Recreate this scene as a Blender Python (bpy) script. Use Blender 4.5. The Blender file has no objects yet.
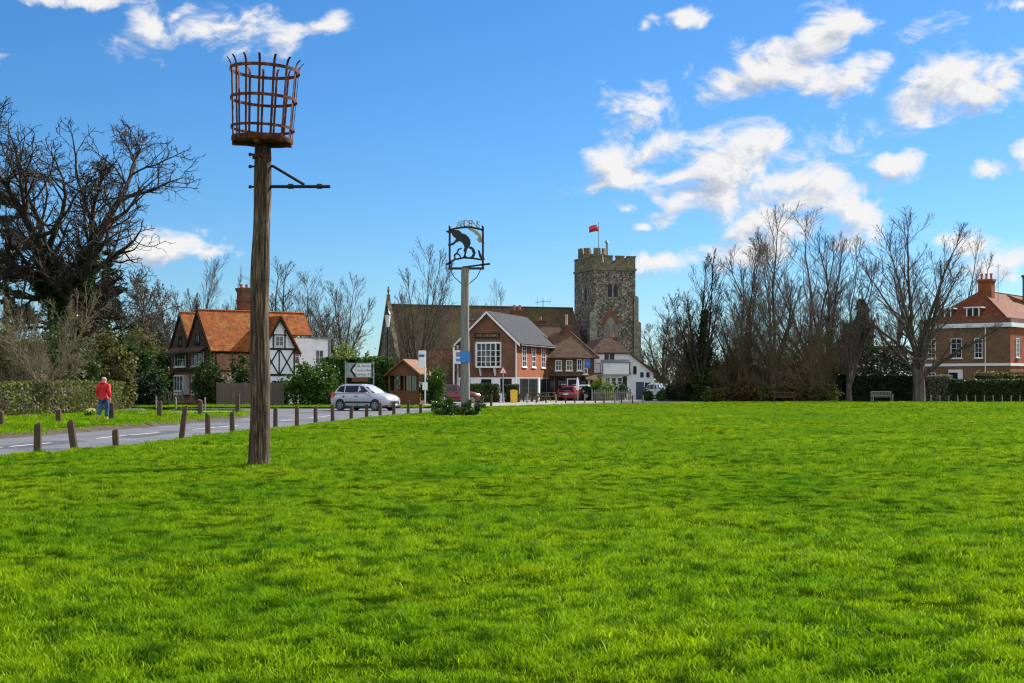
import bpy, bmesh, math, random
import numpy as np
from mathutils import Vector, Matrix, noise as mnoise
R = math.radians
rnd = random.Random(11)
S = bpy.context.scene
COL = S.collection
F = 1300.0; HZ = 382.5; CH = 1.6            # focal length in pixels, horizon row, eye height

def G(px, py):                               # ground point seen at a pixel
    Y = F*CH/(py-HZ); return ((px-512)/F*Y, Y)
def PX(px, Y): return (px-512)/F*Y
def ZZ(py, Y): return CH+(HZ-py)/F*Y

# ------------------------------------------------------------------ object helpers
def lab(o, label=None, cat=None, group=None, kind=None):
    if label: o['label'] = label
    if cat: o['category'] = cat
    if group: o['group'] = group
    if kind: o['kind'] = kind
    return o
def link(o, parent=None):
    COL.objects.link(o)
    if parent is not None: o.parent = parent
    return o
def empty(name, loc, rz=0, label=None, cat=None, group=None):
    o = bpy.data.objects.new(name, None); link(o)
    o.location = (loc[0], loc[1], loc[2] if len(loc) > 2 else 0); o.rotation_euler = (0, 0, rz)
    o.empty_display_size = .2
    return lab(o, label, cat, group)
def copy_tree(o, parent=None):
    c = o.copy(); COL.objects.link(c); c.parent = parent
    for ch in list(o.children): copy_tree(ch, c)
    return c

def set_uv(me):
    n = len(me.loops)
    if n == 0: return
    uv = me.uv_layers.new(name='UVMap')
    nl = np.zeros(len(me.polygons)*3, np.float32); me.polygons.foreach_get('normal', nl); nl = nl.reshape(-1, 3)
    lt = np.zeros(len(me.polygons), np.int32); me.polygons.foreach_get('loop_total', lt)
    vi = np.zeros(n, np.int32); me.loops.foreach_get('vertex_index', vi)
    co = np.zeros(len(me.vertices)*3, np.float32); me.vertices.foreach_get('co', co); co = co.reshape(-1, 3)
    t = np.stack([-nl[:, 1], nl[:, 0], 0*nl[:, 0]], 1)
    ln = np.linalg.norm(t, axis=1); bad = ln < .05
    t[bad] = (1, 0, 0); ln[bad] = 1; t /= ln[:, None]
    b = np.cross(nl, t)
    T = np.repeat(t, lt, 0); B = np.repeat(b, lt, 0); P = co[vi]
    out = np.stack([(P*T).sum(1), (P*B).sum(1)], 1).astype(np.float32)
    uv.data.foreach_set('uv', out.ravel())

def fast_mesh(name, V, Fc, mat, parent=None, smooth=False, uv=False):
    """V (n,3), Fc (m,k) arrays -> one mesh object"""
    me = bpy.data.meshes.new(name)
    V = np.ascontiguousarray(V, np.float32); Fc = np.ascontiguousarray(Fc, np.int32)
    m, k = Fc.shape
    me.vertices.add(len(V)); me.vertices.foreach_set('co', V.ravel())
    me.loops.add(m*k); me.loops.foreach_set('vertex_index', Fc.ravel())
    me.polygons.add(m); me.polygons.foreach_set('loop_start', np.arange(0, m*k, k, dtype=np.int32))
    if smooth: me.polygons.foreach_set('use_smooth', np.ones(m, bool))
    me.update(calc_edges=True); me.validate()
    if uv: set_uv(me)
    me.materials.append(mat)
    return link(bpy.data.objects.new(name, me), parent)

class MB:
    def __init__(s): s.v = []; s.f = []
    def add(s, vs, fs):
        o = len(s.v); s.v += [tuple(p) for p in vs]; s.f += [tuple(i+o for i in f) for f in fs]; return s
    def box(s, x0, x1, y0, y1, z0, z1, rz=0, piv=None, tilt=None):
        vs = [Vector((x, y, z)) for z in (z0, z1) for y in (y0, y1) for x in (x0, x1)]
        if rz or tilt is not None:
            c = Vector(piv) if piv else Vector(((x0+x1)/2, (y0+y1)/2, (z0+z1)/2))
            M = tilt if tilt is not None else Matrix.Rotation(rz, 3, 'Z')
            vs = [M @ (v-c)+c for v in vs]
        return s.add(vs, [(0, 2, 3, 1), (4, 5, 7, 6), (0, 1, 5, 4), (1, 3, 7, 5), (3, 2, 6, 7), (2, 0, 4, 6)])
    def prism(s, poly, a0, a1, axis='y'):
        """2D outline extruded: axis 'y' -> (u,z) from y=a0..a1 ; 'x' -> (y,z) ; 'z' -> (x,y)"""
        n = len(poly)
        def pt(u, w, a): return (u, a, w) if axis == 'y' else ((a, u, w) if axis == 'x' else (u, w, a))
        vs = [pt(u, w, a0) for u, w in poly]+[pt(u, w, a1) for u, w in poly]
        fs = [tuple(range(n)), tuple(range(2*n-1, n-1, -1))]+[(i, i+n, (i+1) % n+n, (i+1) % n) for i in range(n)]
        return s.add(vs, fs)
    def slab(s, p, th):
        """polygon p (3D points) given thickness th along -normal"""
        a, b, c = Vector(p[0]), Vector(p[1]), Vector(p[2]); n = (b-a).cross(c-a).normalized()*th
        k = len(p); vs = [Vector(q) for q in p]+[Vector(q)-n for q in p]
        return s.add(vs, [tuple(range(k)), tuple(range(2*k-1, k-1, -1))]+[(i, i+k, (i+1) % k+k, (i+1) % k) for i in range(k)])
    def tube(s, pts, rad, k=8, cap=True):
        pts = [Vector(p) for p in pts]; n = len(pts)
        rad = list(rad) if hasattr(rad, '__len__') else [rad]*n
        ref = None; vs = []
        for i, p in enumerate(pts):
            t = (pts[min(i+1, n-1)]-pts[max(i-1, 0)]).normalized()
            if ref is None: ref = t.orthogonal().normalized()
            ref = (ref-t*ref.dot(t)).normalized(); b = t.cross(ref)
            vs += [p+(ref*math.cos(2*math.pi*j/k)+b*math.sin(2*math.pi*j/k))*rad[i] for j in range(k)]
        fs = [(i*k+j, i*k+(j+1) % k, (i+1)*k+(j+1) % k, (i+1)*k+j) for i in range(n-1) for j in range(k)]
        if cap: fs += [tuple(range(k-1, -1, -1)), tuple(range((n-1)*k, n*k))]
        return s.add(vs, fs)
    def lathe(s, prof, c=(0, 0, 0), k=16, axis='z'):
        vs = []
        for r, z in prof:
            for j in range(k):
                a = 2*math.pi*j/k; q = (r*math.cos(a), r*math.sin(a), z)
                if axis == 'y': q = (q[0], q[2], q[1])
                if axis == 'x': q = (q[2], q[0], q[1])
                vs.append((q[0]+c[0], q[1]+c[1], q[2]+c[2]))
        n = len(prof)
        fs = [(i*k+j, i*k+(j+1) % k, (i+1)*k+(j+1) % k, (i+1)*k+j) for i in range(n-1) for j in range(k)]
        fs += [tuple(range(k-1, -1, -1)), tuple(range((n-1)*k, n*k))]
        return s.add(vs, fs)
    def ring(s, c, r, w, h, k=28, tilt=None):
        """flat hoop: radius r, radial thickness w, height h"""
        vs = []
        for j in range(k):
            a = 2*math.pi*j/k
            for rr, z in ((r, -h/2), (r+w, -h/2), (r+w, h/2), (r, h/2)):
                vs.append((c[0]+rr*math.cos(a), c[1]+rr*math.sin(a), c[2]+z))
        fs = []
        for j in range(k):
            for q in range(4):
                fs.append((j*4+q, ((j+1) % k)*4+q, ((j+1) % k)*4+(q+1) % 4, j*4+(q+1) % 4))
        return s.add(vs, fs)
    def build(s, name, mat, parent=None, smooth=False, bevel=0):
        me = bpy.data.meshes.new(name); me.from_pydata(s.v, [], s.f)
        bm = bmesh.new(); bm.from_mesh(me); bmesh.ops.recalc_face_normals(bm, faces=bm.faces)
        if bevel: bmesh.ops.bevel(bm, geom=list(bm.edges), offset=bevel, segments=2, affect='EDGES', clamp_overlap=True)
        bm.to_mesh(me); bm.free(); me.update()
        set_uv(me); me.materials.append(mat)
        if smooth:
            me.polygons.foreach_set('use_smooth', np.ones(len(me.polygons), bool))
            try: me.set_sharp_from_angle(angle=R(42))
            except Exception: pass
        return link(bpy.data.objects.new(name, me), parent)

def text_mesh(name, txt, size, mat, parent, M, depth=.01, bend=None):
    cu = bpy.data.curves.new(name, 'FONT'); cu.body = txt; cu.size = size; cu.extrude = depth
    cu.align_x = 'CENTER'; cu.align_y = 'CENTER'; cu.resolution_u = 2
    t = bpy.data.objects.new(name, cu); COL.objects.link(t)
    dg = bpy.context.evaluated_depsgraph_get(); dg.update()
    me = bpy.data.meshes.new_from_object(t.evaluated_get(dg)); bpy.data.objects.remove(t); bpy.data.curves.remove(cu)
    me.transform(M)
    if bend:
        for v in me.vertices: v.co.z += bend(v.co.x)
    me.materials.clear(); me.materials.append(mat); me.name = name
    return link(bpy.data.objects.new(name, me), parent)
FACE = Matrix.Rotation(R(90), 4, 'X')       # text facing -y

# ------------------------------------------------------------------ materials
def nt(name):
    m = bpy.data.materials.new(name); m.use_nodes = True
    t = m.node_tree; b = t.nodes['Principled BSDF']; return m, t, b
def nd(t, typ, **kw):
    n = t.nodes.new(typ)
    for k, v in kw.items():
        if k.startswith('i_'): n.inputs[k[2:].replace('_', ' ')].default_value = v
        else: setattr(n, k, v)
    return n
def ramp(t, fac, stops):
    r = t.nodes.new('ShaderNodeValToRGB'); e = r.color_ramp.elements
    while len(e) < len(stops): e.new(.5)
    for i, (p, c) in enumerate(stops): e[i].position = p; e[i].color = (*c, 1) if len(c) == 3 else c
    t.links.new(fac, r.inputs['Fac']); return r.outputs['Color']
def mix(t, a, b, fac, mode='MIX'):
    m = t.nodes.new('ShaderNodeMix'); m.data_type = 'RGBA'; m.blend_type = mode
    for sock, v in ((m.inputs[0], fac), (m.inputs[6], a), (m.inputs[7], b)):
        if hasattr(v, 'is_linked') or hasattr(v, 'links'): t.links.new(v, sock)
        else: sock.default_value = v if not isinstance(v, tuple) else ((*v, 1) if len(v) == 3 else v)
    return m.outputs[2]
def bump(t, b, h, strength=.4, dist=.02):
    n = nd(t, 'ShaderNodeBump'); n.inputs['Strength'].default_value = strength; n.inputs['Distance'].default_value = dist
    t.links.new(h, n.inputs['Height']); t.links.new(n.outputs['Normal'], b.inputs['Normal'])
def coord(t, kind='Object', scale=(1, 1, 1)):
    tc = nd(t, 'ShaderNodeTexCoord'); mp = nd(t, 'ShaderNodeMapping'); mp.inputs['Scale'].default_value = scale
    t.links.new(tc.outputs[kind], mp.inputs['Vector']); return mp.outputs['Vector']
def noise(t, vec, scale, detail=5, rough=.6):
    n = nd(t, 'ShaderNodeTexNoise'); n.inputs['Scale'].default_value = scale
    n.inputs['Detail'].default_value = detail; n.inputs['Roughness'].default_value = rough
    t.links.new(vec, n.inputs['Vector']); return n.outputs['Fac']

def m_noise(name, stops, scale=3, detail=6, rough=.8, kind='Object', stretch=(1, 1, 1), bmp=.3, bd=.02, metal=0, spec=.3):
    m, t, b = nt(name); v = coord(t, kind, stretch); f = noise(t, v, scale, detail, .65)
    t.links.new(ramp(t, f, stops), b.inputs['Base Color']); b.inputs['Roughness'].default_value = rough
    b.inputs['Metallic'].default_value = metal; b.inputs['Specular IOR Level'].default_value = spec
    if bmp: bump(t, b, f, bmp, bd)
    return m
def m_plain(name, c, rough=.5, metal=0, var=.12, spec=.5, coat=0):
    m, t, b = nt(name); v = coord(t); f = noise(t, v, 6, 4)
    lo = tuple(x*(1-var) for x in c); hi = tuple(min(1, x*(1+var)) for x in c)
    t.links.new(ramp(t, f, [(.3, lo), (.7, hi)]), b.inputs['Base Color'])
    b.inputs['Roughness'].default_value = rough; b.inputs['Metallic'].default_value = metal
    b.inputs['Specular IOR Level'].default_value = spec; b.inputs['Coat Weight'].default_value = coat
    return m
def m_brick(name, c1, c2, mortar, scale=1.0, stain=(.5, .5, .5)):
    m, t, b = nt(name); v = coord(t, 'UV')
    br = nd(t, 'ShaderNodeTexBrick'); br.inputs['Scale'].default_value = 1/scale
    br.inputs['Brick Width'].default_value = .23; br.inputs['Row Height'].default_value = .078; br.inputs['Mortar Size'].default_value = .008
    br.inputs['Color1'].default_value = (*c1, 1); br.inputs['Color2'].default_value = (*c2, 1); br.inputs['Mortar'].default_value = (*mortar, 1)
    t.links.new(v, br.inputs['Vector'])
    big = noise(t, v, 1.1, 6, .7)
    c = mix(t, br.outputs['Color'], ramp(t, big, [(.3, stain), (.65, (1.1, 1.05, 1))]), .75, 'MULTIPLY')
    t.links.new(c, b.inputs['Base Color']); b.inputs['Roughness'].default_value = .9; b.inputs['Specular IOR Level'].default_value = .2
    bump(t, b, br.outputs['Fac'], -.4, .01); return m
def m_tiles(name, stops, row=.22, scale=2.2, moss=None, wid=.2):
    m, t, b = nt(name); v = coord(t, 'UV')
    br = nd(t, 'ShaderNodeTexBrick'); br.inputs['Scale'].default_value = 1
    br.inputs['Brick Width'].default_value = wid; br.inputs['Row Height'].default_value = row; br.inputs['Mortar Size'].default_value = .008
    br.inputs['Color1'].default_value = (.72, .72, .72, 1); br.inputs['Color2'].default_value = (1.15, 1.1, 1.05, 1); br.inputs['Mortar'].default_value = (.35, .35, .35, 1)
    t.links.new(v, br.inputs['Vector'])
    f = noise(t, v, scale, 8, .72)
    base = ramp(t, f, stops)
    if moss:
        f2 = noise(t, coord(t, 'Object'), moss[1], 5, .6)
        base = mix(t, base, moss[0], ramp(t, f2, [(moss[2], (0, 0, 0)), (moss[2]+.18, (1, 1, 1))]))
    t.links.new(mix(t, base, br.outputs['Color'], .8, 'MULTIPLY'), b.inputs['Base Color'])
    b.inputs['Roughness'].default_value = .88; b.inputs['Specular IOR Level'].default_value = .2
    w = nd(t, 'ShaderNodeTexWave'); w.bands_direction = 'Y'; w.wave_profile = 'SAW'; w.inputs['Scale'].default_value = .314/row; t.links.new(v, w.inputs['Vector'])
    bump(t, b, w.outputs['Fac'], .6, .04); return m
def m_leaf(name, dark, light, trans=.35, rough=.55, third=None):
    m, t, b = nt(name)
    g = nd(t, 'ShaderNodeNewGeometry'); big = noise(t, coord(t), .9, 3)
    ad = nd(t, 'ShaderNodeMath', operation='MULTIPLY_ADD'); ad.inputs[1].default_value = .6; t.links.new(g.outputs['Random Per Island'], ad.inputs[0])
    sc = nd(t, 'ShaderNodeMath', operation='MULTIPLY'); sc.inputs[1].default_value = .5; t.links.new(big, sc.inputs[0]); t.links.new(sc.outputs[0], ad.inputs[2])
    st = [(.15, dark), (.85, light)] if third is None else [(.1, dark), (.6, light), (.92, third)]
    c = ramp(t, ad.outputs[0], st)
    t.links.new(c, b.inputs['Base Color']); b.inputs['Roughness'].default_value = rough; b.inputs['Specular IOR Level'].default_value = .15
    tr = nd(t, 'ShaderNodeBsdfTranslucent'); t.links.new(c, tr.inputs['Color'])
    ms = nd(t, 'ShaderNodeMixShader'); ms.inputs[0].default_value = trans
    t.links.new(b.outputs[0], ms.inputs[1]); t.links.new(tr.outputs[0], ms.inputs[2])
    t.links.new(ms.outputs[0], t.nodes['Material Output'].inputs['Surface']); return m

M = {}
M['rust'] = m_noise('rusty_iron', [(.3, (.02, .008, .005)), (.5, (.09, .025, .009)), (.7, (.27, .075, .018))], 9, 7, .85, bmp=.4, bd=.004)
M['pole'] = m_noise('weathered_timber', [(.36, (.013, .008, .005)), (.5, (.07, .046, .027)), (.7, (.24, .175, .115))], 4.0, 9, .9, stretch=(7, 7, .45), bmp=.9, bd=.02)
def m_pole():
    m = M['pole']; t = m.node_tree; b = t.nodes['Principled BSDF']; lk = b.inputs['Base Color'].links[0].from_socket
    a = noise(t, coord(t, 'Object', (1.6, 1.6, .55)), 2.2, 7, .7); k = noise(t, coord(t, 'Object', (9, 9, 3)), 1.3, 3, .5)
    c = mix(t, lk, ramp(t, a, [(.36, (.42, .4, .38)), (.5, (1, 1, 1)), (.68, (1.25, 1.22, 1.2))]), .9, 'MULTIPLY')
    c = mix(t, c, ramp(t, k, [(.27, (.18, .16, .15)), (.36, (1, 1, 1))]), .9, 'MULTIPLY')
    t.links.new(c, b.inputs['Base Color'])
m_pole()
M['post'] = m_noise('bollard_timber', [(.3, (.03, .02, .012)), (.55, (.085, .058, .034)), (.75, (.19, .14, .09))], 7, 7, .9, stretch=(3, 3, .5), bmp=.6, bd=.01)
M['palepole'] = m_noise('pale_timber', [(.25, (.09, .085, .07)), (.5, (.2, .195, .165)), (.75, (.33, .32, .28))], 4, 8, .85, stretch=(6, 6, .4), bmp=.6, bd=.01)
M['iron'] = m_plain('black_iron', (.006, .006, .008), .55)
M['gilt'] = m_plain('gilt_paint', (.34, .27, .12), .5)
M['white'] = m_noise('white_render', [(.25, (.7, .7, .69)), (.6, (.86, .86, .86)), (.8, (.9, .9, .9))], 1.6, 7, .8, bmp=.15)
M['wpaint'] = m_plain('white_paint', (.74, .74, .73), .45, var=.06)
M['cream'] = m_noise('cream_render', [(.3, (.5, .48, .42)), (.7, (.66, .64, .58))], 1.5, 6, .85, bmp=.1)
M['beam'] = m_noise('dark_beam', [(.3, (.012, .009, .007)), (.7, (.04, .03, .022))], 6, 5, .85)
M['glass'] = m_plain('window_glass', (.018, .022, .028), .08, var=.3, spec=.6)
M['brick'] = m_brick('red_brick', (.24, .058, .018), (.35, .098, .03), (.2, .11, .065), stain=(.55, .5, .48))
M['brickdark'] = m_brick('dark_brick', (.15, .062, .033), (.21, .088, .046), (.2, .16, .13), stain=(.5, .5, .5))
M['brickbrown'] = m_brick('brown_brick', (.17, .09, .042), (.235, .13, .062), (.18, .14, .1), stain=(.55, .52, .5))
M['brickpale'] = m_brick('cottage_brick', (.33, .125, .06), (.42, .18, .09), (.34, .27, .2), stain=(.6, .58, .55))
M['tile_orange'] = m_tiles('orange_tile', [(.3, (.1, .03, .01)), (.5, (.27, .078, .017)), (.72, (.41, .15, .034))], moss=((.27, .17, .03), 1.1, .56))
M['tile_red'] = m_tiles('red_tile', [(.25, (.075, .022, .012)), (.5, (.16, .046, .02)), (.75, (.23, .08, .034))], moss=((.17, .105, .025), .8, .55))
M['tile_brown'] = m_tiles('brown_tile', [(.25, (.06, .034, .022)), (.5, (.125, .075, .047)), (.75, (.19, .125, .08))], moss=((.13, .105, .05), 1.0, .6))
M['tile_church'] = m_tiles('church_tile', [(.25, (.04, .027, .019)), (.5, (.085, .058, .038)), (.75, (.13, .092, .06))], moss=((.115, .105, .015), .22, .51))
M['slate'] = m_tiles('slate', [(.25, (.014, .015, .019)), (.5, (.029, .031, .038)), (.75, (.055, .058, .07))], row=.25)
M['stone'] = None
def m_stone():
    m, t, b = nt('ragstone'); v = coord(t, 'UV')
    vo = nd(t, 'ShaderNodeTexVoronoi'); vo.inputs['Scale'].default_value = 5.0; t.links.new(v, vo.inputs['Vector'])
    hs = nd(t, 'ShaderNodeSeparateColor'); t.links.new(vo.outputs['Color'], hs.inputs[0])
    f = noise(t, v, .7, 8, .75)
    c = ramp(t, hs.outputs[0], [(.05, (.085, .077, .062)), (.4, (.16, .143, .118)), (.75, (.255, .23, .19)), (.95, (.42, .385, .325))])
    c = mix(t, c, ramp(t, f, [(.33, (.36, .34, .32)), (.62, (1.1, 1.07, 1.02))]), .9, 'MULTIPLY')
    t.links.new(c, b.inputs['Base Color']); b.inputs['Roughness'].default_value = .95; b.inputs['Specular IOR Level'].default_value = .15
    bump(t, b, vo.outputs['Distance'], .8, .08); return m
M['stone'] = m_stone()
M['stonemoss'] = m_noise('mossy_stone', [(.3, (.07, .062, .032)), (.5, (.16, .14, .078)), (.72, (.3, .265, .19))], 2.2, 8, .95, bmp=.6, bd=.05)
M['stonepale'] = m_noise('dressed_stone', [(.3, (.12, .108, .08)), (.55, (.24, .22, .165)), (.75, (.38, .36, .27))], 2.5, 8, .95, bmp=.5, bd=.05)
M['wood'] = m_noise('brown_timber', [(.3, (.085, .034, .015)), (.55, (.16, .066, .029)), (.75, (.24, .105, .05))], 5, 6, .75, stretch=(1, 1, 5), bmp=.4, bd=.01)
M['shingle'] = m_tiles('wooden_shingle', [(.25, (.13, .068, .036)), (.5, (.21, .115, .064)), (.75, (.29, .17, .1))], row=.16)
M['fence'] = m_noise('grey_fence', [(.3, (.07, .055, .04)), (.55, (.135, .11, .085)), (.75, (.2, .17, .135))], 4, 6, .9, stretch=(9, 9, .6), bmp=.5, bd=.01)
M['bark'] = m_noise('grey_bark', [(.3, (.034, .028, .021)), (.55, (.096, .08, .059)), (.75, (.19, .16, .12))], 2.2, 6, .9, stretch=(2, 2, .6), bmp=.6, bd=.03)
M['barkdark'] = m_noise('dark_bark', [(.3, (.014, .011, .008)), (.55, (.038, .03, .02)), (.75, (.08, .063, .042))], 2.2, 6, .9, stretch=(2, 2, .6), bmp=.6, bd=.03)
M['barkpale'] = m_noise('pale_bark', [(.3, (.11, .09, .05)), (.55, (.2, .17, .1)), (.75, (.32, .27, .18))], 2.2, 6, .9, stretch=(2, 2, .6), bmp=.4, bd=.02)
M['twigbrown'] = m_noise('brown_twig', [(.3, (.05, .04, .023)), (.55, (.105, .084, .047)), (.75, (.18, .147, .087))], 2, 4, .9, bmp=0)
M['ivy'] = m_leaf('ivy_leaf', (.012, .03, .006), (.05, .085, .018), .25)
M['ever'] = m_leaf('evergreen_leaf', (.014, .032, .008), (.065, .105, .022), .25)
M['yew'] = m_leaf('yew_leaf', (.006, .015, .007), (.022, .042, .016), .15)
M['conifer'] = m_leaf('conifer_needle', (.008, .022, .016), (.03, .062, .034), .15)
M['laurel'] = m_leaf('laurel_leaf', (.02, .055, .008), (.08, .15, .02), .3, .35)
M['hedge'] = m_leaf('hedge_leaf', (.032, .046, .011), (.12, .145, .03), .25, .6, (.16, .14, .05))
M['olive'] = m_leaf('olive_leaf', (.05, .05, .013), (.15, .145, .04), .3, .6)
M['brownleaf'] = m_leaf('russet_leaf', (.045, .027, .012), (.13, .08, .03), .3, .7)
M['lime'] = m_leaf('spring_leaf', (.06, .11, .012), (.22, .28, .04), .4)
M['variegated'] = m_leaf('variegated_leaf', (.05, .06, .025), (.2, .2, .12), .3, .5, (.42, .4, .3))
M['yellow'] = m_plain('yellow_plastic', (.75, .45, .02), .45)
M['daff'] = m_leaf('daffodil_petal', (.7, .6, .12), (.85, .8, .45), .3)
M['silver'] = m_plain('silver_paint', (.44, .45, .47), .32, metal=.25, var=.03, coat=.5)
M['redpaint'] = m_plain('red_paint', (.17, .01, .01), .3, var=.05, coat=.5)
M['carwhite'] = m_plain('white_car_paint', (.72, .74, .76), .3, var=.03, coat=.5)
M['carglass'] = m_plain('car_glass', (.012, .018, .024), .06, spec=.3)
M['rubber'] = m_plain('rubber', (.012, .012, .012), .8)
M['trim'] = m_plain('black_trim', (.016, .016, .017), .6)
M['alloy'] = m_plain('alloy', (.4, .41, .42), .35, metal=.8)
M['lampglass'] = m_plain('lamp_glass', (.6, .62, .64), .15)
M['taillight'] = m_plain('tail_light', (.45, .012, .008), .2)
M['plate'] = m_plain('number_plate', (.7, .7, .66), .4)
M['bluesign'] = m_plain('blue_sign', (.03, .2, .55), .4)
M['bluedoor'] = m_plain('slate_blue_paint', (.05, .075, .13), .5)
M['darkblue'] = m_plain('dark_blue_sign', (.03, .08, .3), .4)
M['signgrey'] = m_noise('sign_grey', [(.35, (.2, .22, .2)), (.6, (.36, .38, .37))], 2.5, 5, .5, bmp=0)
M['brownsign'] = m_plain('brown_sign', (.15, .045, .02), .5)
M['redsign'] = m_plain('red_sign', (.55, .03, .04), .45)
M['asphalt'] = m_noise('asphalt', [(.32, (.05, .05, .057)), (.46, (.105, .105, .115)), (.56, (.115, .115, .126)), (.7, (.165, .165, .175))], .5, 12, .85, bmp=.25, bd=.01)
M['tarpatch'] = m_noise('tar_patch', [(.3, (.045, .045, .05)), (.7, (.085, .085, .092))], 2, 8, .85, bmp=.2, bd=.01)
M['paving'] = m_noise('paving', [(.3, (.17, .155, .135)), (.7, (.28, .26, .235))], 2, 8, .9)
M['earth'] = m_noise('earth', [(.3, (.03, .022, .013)), (.7, (.085, .06, .035))], 3, 8, .95, bmp=.7, bd=.04)
M['mark'] = m_noise('road_paint', [(.33, (.22, .22, .22)), (.5, (.6, .6, .58)), (.8, (.75, .75, .73))], 6, 7, .7, bmp=0)
M['jacket'] = m_noise('red_fabric', [(.3, (.42, .012, .014)), (.7, (.62, .025, .028))], 9, 5, .75, bmp=.5, bd=.02)
M['jeans'] = m_noise('blue_denim', [(.3, (.022, .05, .15)), (.7, (.055, .11, .27))], 9, 5, .85, bmp=.4, bd=.015)
M['skin'] = m_plain('skin', (.5, .27, .19), .55)
M['hair'] = m_noise('grey_hair', [(.3, (.3, .29, .27)), (.7, (.5, .49, .47))], 30, 5, .7, bmp=.6, bd=.01)
M['shoe'] = m_plain('grey_shoe', (.28, .27, .25), .7)
M['black_fabric'] = m_plain('black_fabric', (.02, .018, .018), .85)
M['potred'] = m_plain('terracotta', (.38, .11, .055), .8)
M['potbuff'] = m_plain('buff_clay', (.42, .34, .2), .8)
M['lead'] = m_plain('grey_lead', (.2, .21, .22), .6)

def m_grass(name, green, dry, dark, trans, hairlike=False):
    m, t, b = nt(name)
    g = nd(t, 'ShaderNodeNewGeometry')
    def pn(scale, detail, sx=1, sy=1):
        mp = nd(t, 'ShaderNodeMapping'); mp.inputs['Scale'].default_value = (sx, sy, 1)
        t.links.new(g.outputs['Position'], mp.inputs['Vector']); return noise(t, mp.outputs[0], scale, detail, .6)
    c = ramp(t, pn(.35, 6), [(.34, green), (.5, tuple((a+q)/2 for a, q in zip(green, dry))), (.68, dry)])
    c = mix(t, c, dark, ramp(t, pn(3.6, 6), [(.46, (0, 0, 0)), (.61, (.92, .92, .92))]))  # dark patches: moss and clover tone, also painting small shadows between hummocks
    c = mix(t, c, ramp(t, pn(.12, 3), [(.35, (.8, .88, .8)), (.65, (1.12, 1.05, 1))]), 1, 'MULTIPLY')
    if hairlike:
        oi = nd(t, 'ShaderNodeObjectInfo'); ad = nd(t, 'ShaderNodeMath', operation='ADD'); t.links.new(g.outputs['Random Per Island'], ad.inputs[0]); ad.inputs[1].default_value = 0
        c = mix(t, c, ramp(t, ad.outputs[0], [(0, (.62, .72, .6)), (.55, (1, 1, 1)), (.93, (1.15, 1.1, 1.1)), (1, (1.5, 1.3, 2.0))]), 1, 'MULTIPLY')
    else:
        c = mix(t, c, ramp(t, pn(14, 6), [(.35, (.4, .45, .4)), (.65, (1.1, 1.1, 1.1))]), .8, 'MULTIPLY')
        bump(t, b, pn(18, 8), 1, .06)
    t.links.new(c, b.inputs['Base Color']); b.inputs['Roughness'].default_value = .9 if not hairlike else .6; b.inputs['Specular IOR Level'].default_value = .0 if not hairlike else .06
    if trans:
        tr = nd(t, 'ShaderNodeBsdfTranslucent'); t.links.new(c, tr.inputs['Color'])
        ms = nd(t, 'ShaderNodeMixShader'); ms.inputs[0].default_value = trans
        t.links.new(b.outputs[0], ms.inputs[1]); t.links.new(tr.outputs[0], ms.inputs[2])
        t.links.new(ms.outputs[0], t.nodes['Material Output'].inputs['Surface'])
    return m
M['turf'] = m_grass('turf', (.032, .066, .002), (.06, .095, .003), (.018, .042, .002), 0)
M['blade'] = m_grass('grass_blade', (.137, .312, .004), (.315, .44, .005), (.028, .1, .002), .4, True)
# ------------------------------------------------------------------ ground
def hz(x, y):                                # gentle lie of the green
    q = 1-math.exp(-((x+4.83)**2+(y-24.9)**2)/5)
    d = (x+4.83)*.643-(y-24.9)*.766; u = -((x+4.83)*.766+(y-24.9)*.643)   # ground flattened along the post's cast shadow so the shadow shows
    if u > -.5 and abs(d) < 1.1: q *= .3+.7*(abs(d)/1.1)**2
    return q*(mnoise.noise(Vector((x*.06, y*.045, 1.3)))*.10+mnoise.noise(Vector((x*.35, y*.3, 4.1)))*.035
            + mnoise.noise(Vector((x*1.1, y*1.0, 7.7)))*.028+mnoise.noise(Vector((x*2.2, y*2.0, 2.2)))*.044+mnoise.noise(Vector((x*4.6, y*4.2, 5.2)))*.022)
NEAR = [(-20, -6), (-18, 0), (-15, 10), (-12.6, 22), (-11.3, 28.7), (-10.1, 33.5), (-9.5, 42), (-8.35, 49.5), (-7.4, 56), (-6.2, 63), (-5.2, 69.5),
        (-4.0, 75), (-2.2, 82), (1.5, 91), (7, 98), (15, 103.5), (30, 107), (55, 108.5), (90, 109), (150, 109)]
FAR = [(-27, -6), (-24, 0), (-20.5, 15), (-17.6, 30), (-15.7, 38.5), (-13.9, 50), (-13.0, 60), (-13.0, 68)]
SIDE_A = [(-13.6, 72.5), (-16, 76), (-22, 78.5), (-34, 79.5), (-70, 80)]
SIDE_B = [(-70, 86), (-34, 85.6), (-20, 85), (-10, 84.6), (-5.5, 85.8), (-2.5, 89), (2, 95.5), (7, 102), (14, 107.5), (30, 111.5), (55, 113), (90, 113.5), (150, 113.5)]
def near_x(y):
    for (x0, y0), (x1, y1) in zip(NEAR, NEAR[1:]):
        if y0 <= y <= y1 and y1 > y0: return x0+(x1-x0)*(y-y0)/(y1-y0)
    return -20
def far_x(y):
    P = FAR+SIDE_A[:3]
    for (x0, y0), (x1, y1) in zip(P, P[1:]):
        if y0 <= y <= y1 and y1 > y0: return x0+(x1-x0)*(y-y0)/(y1-y0)
    return -24

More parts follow.
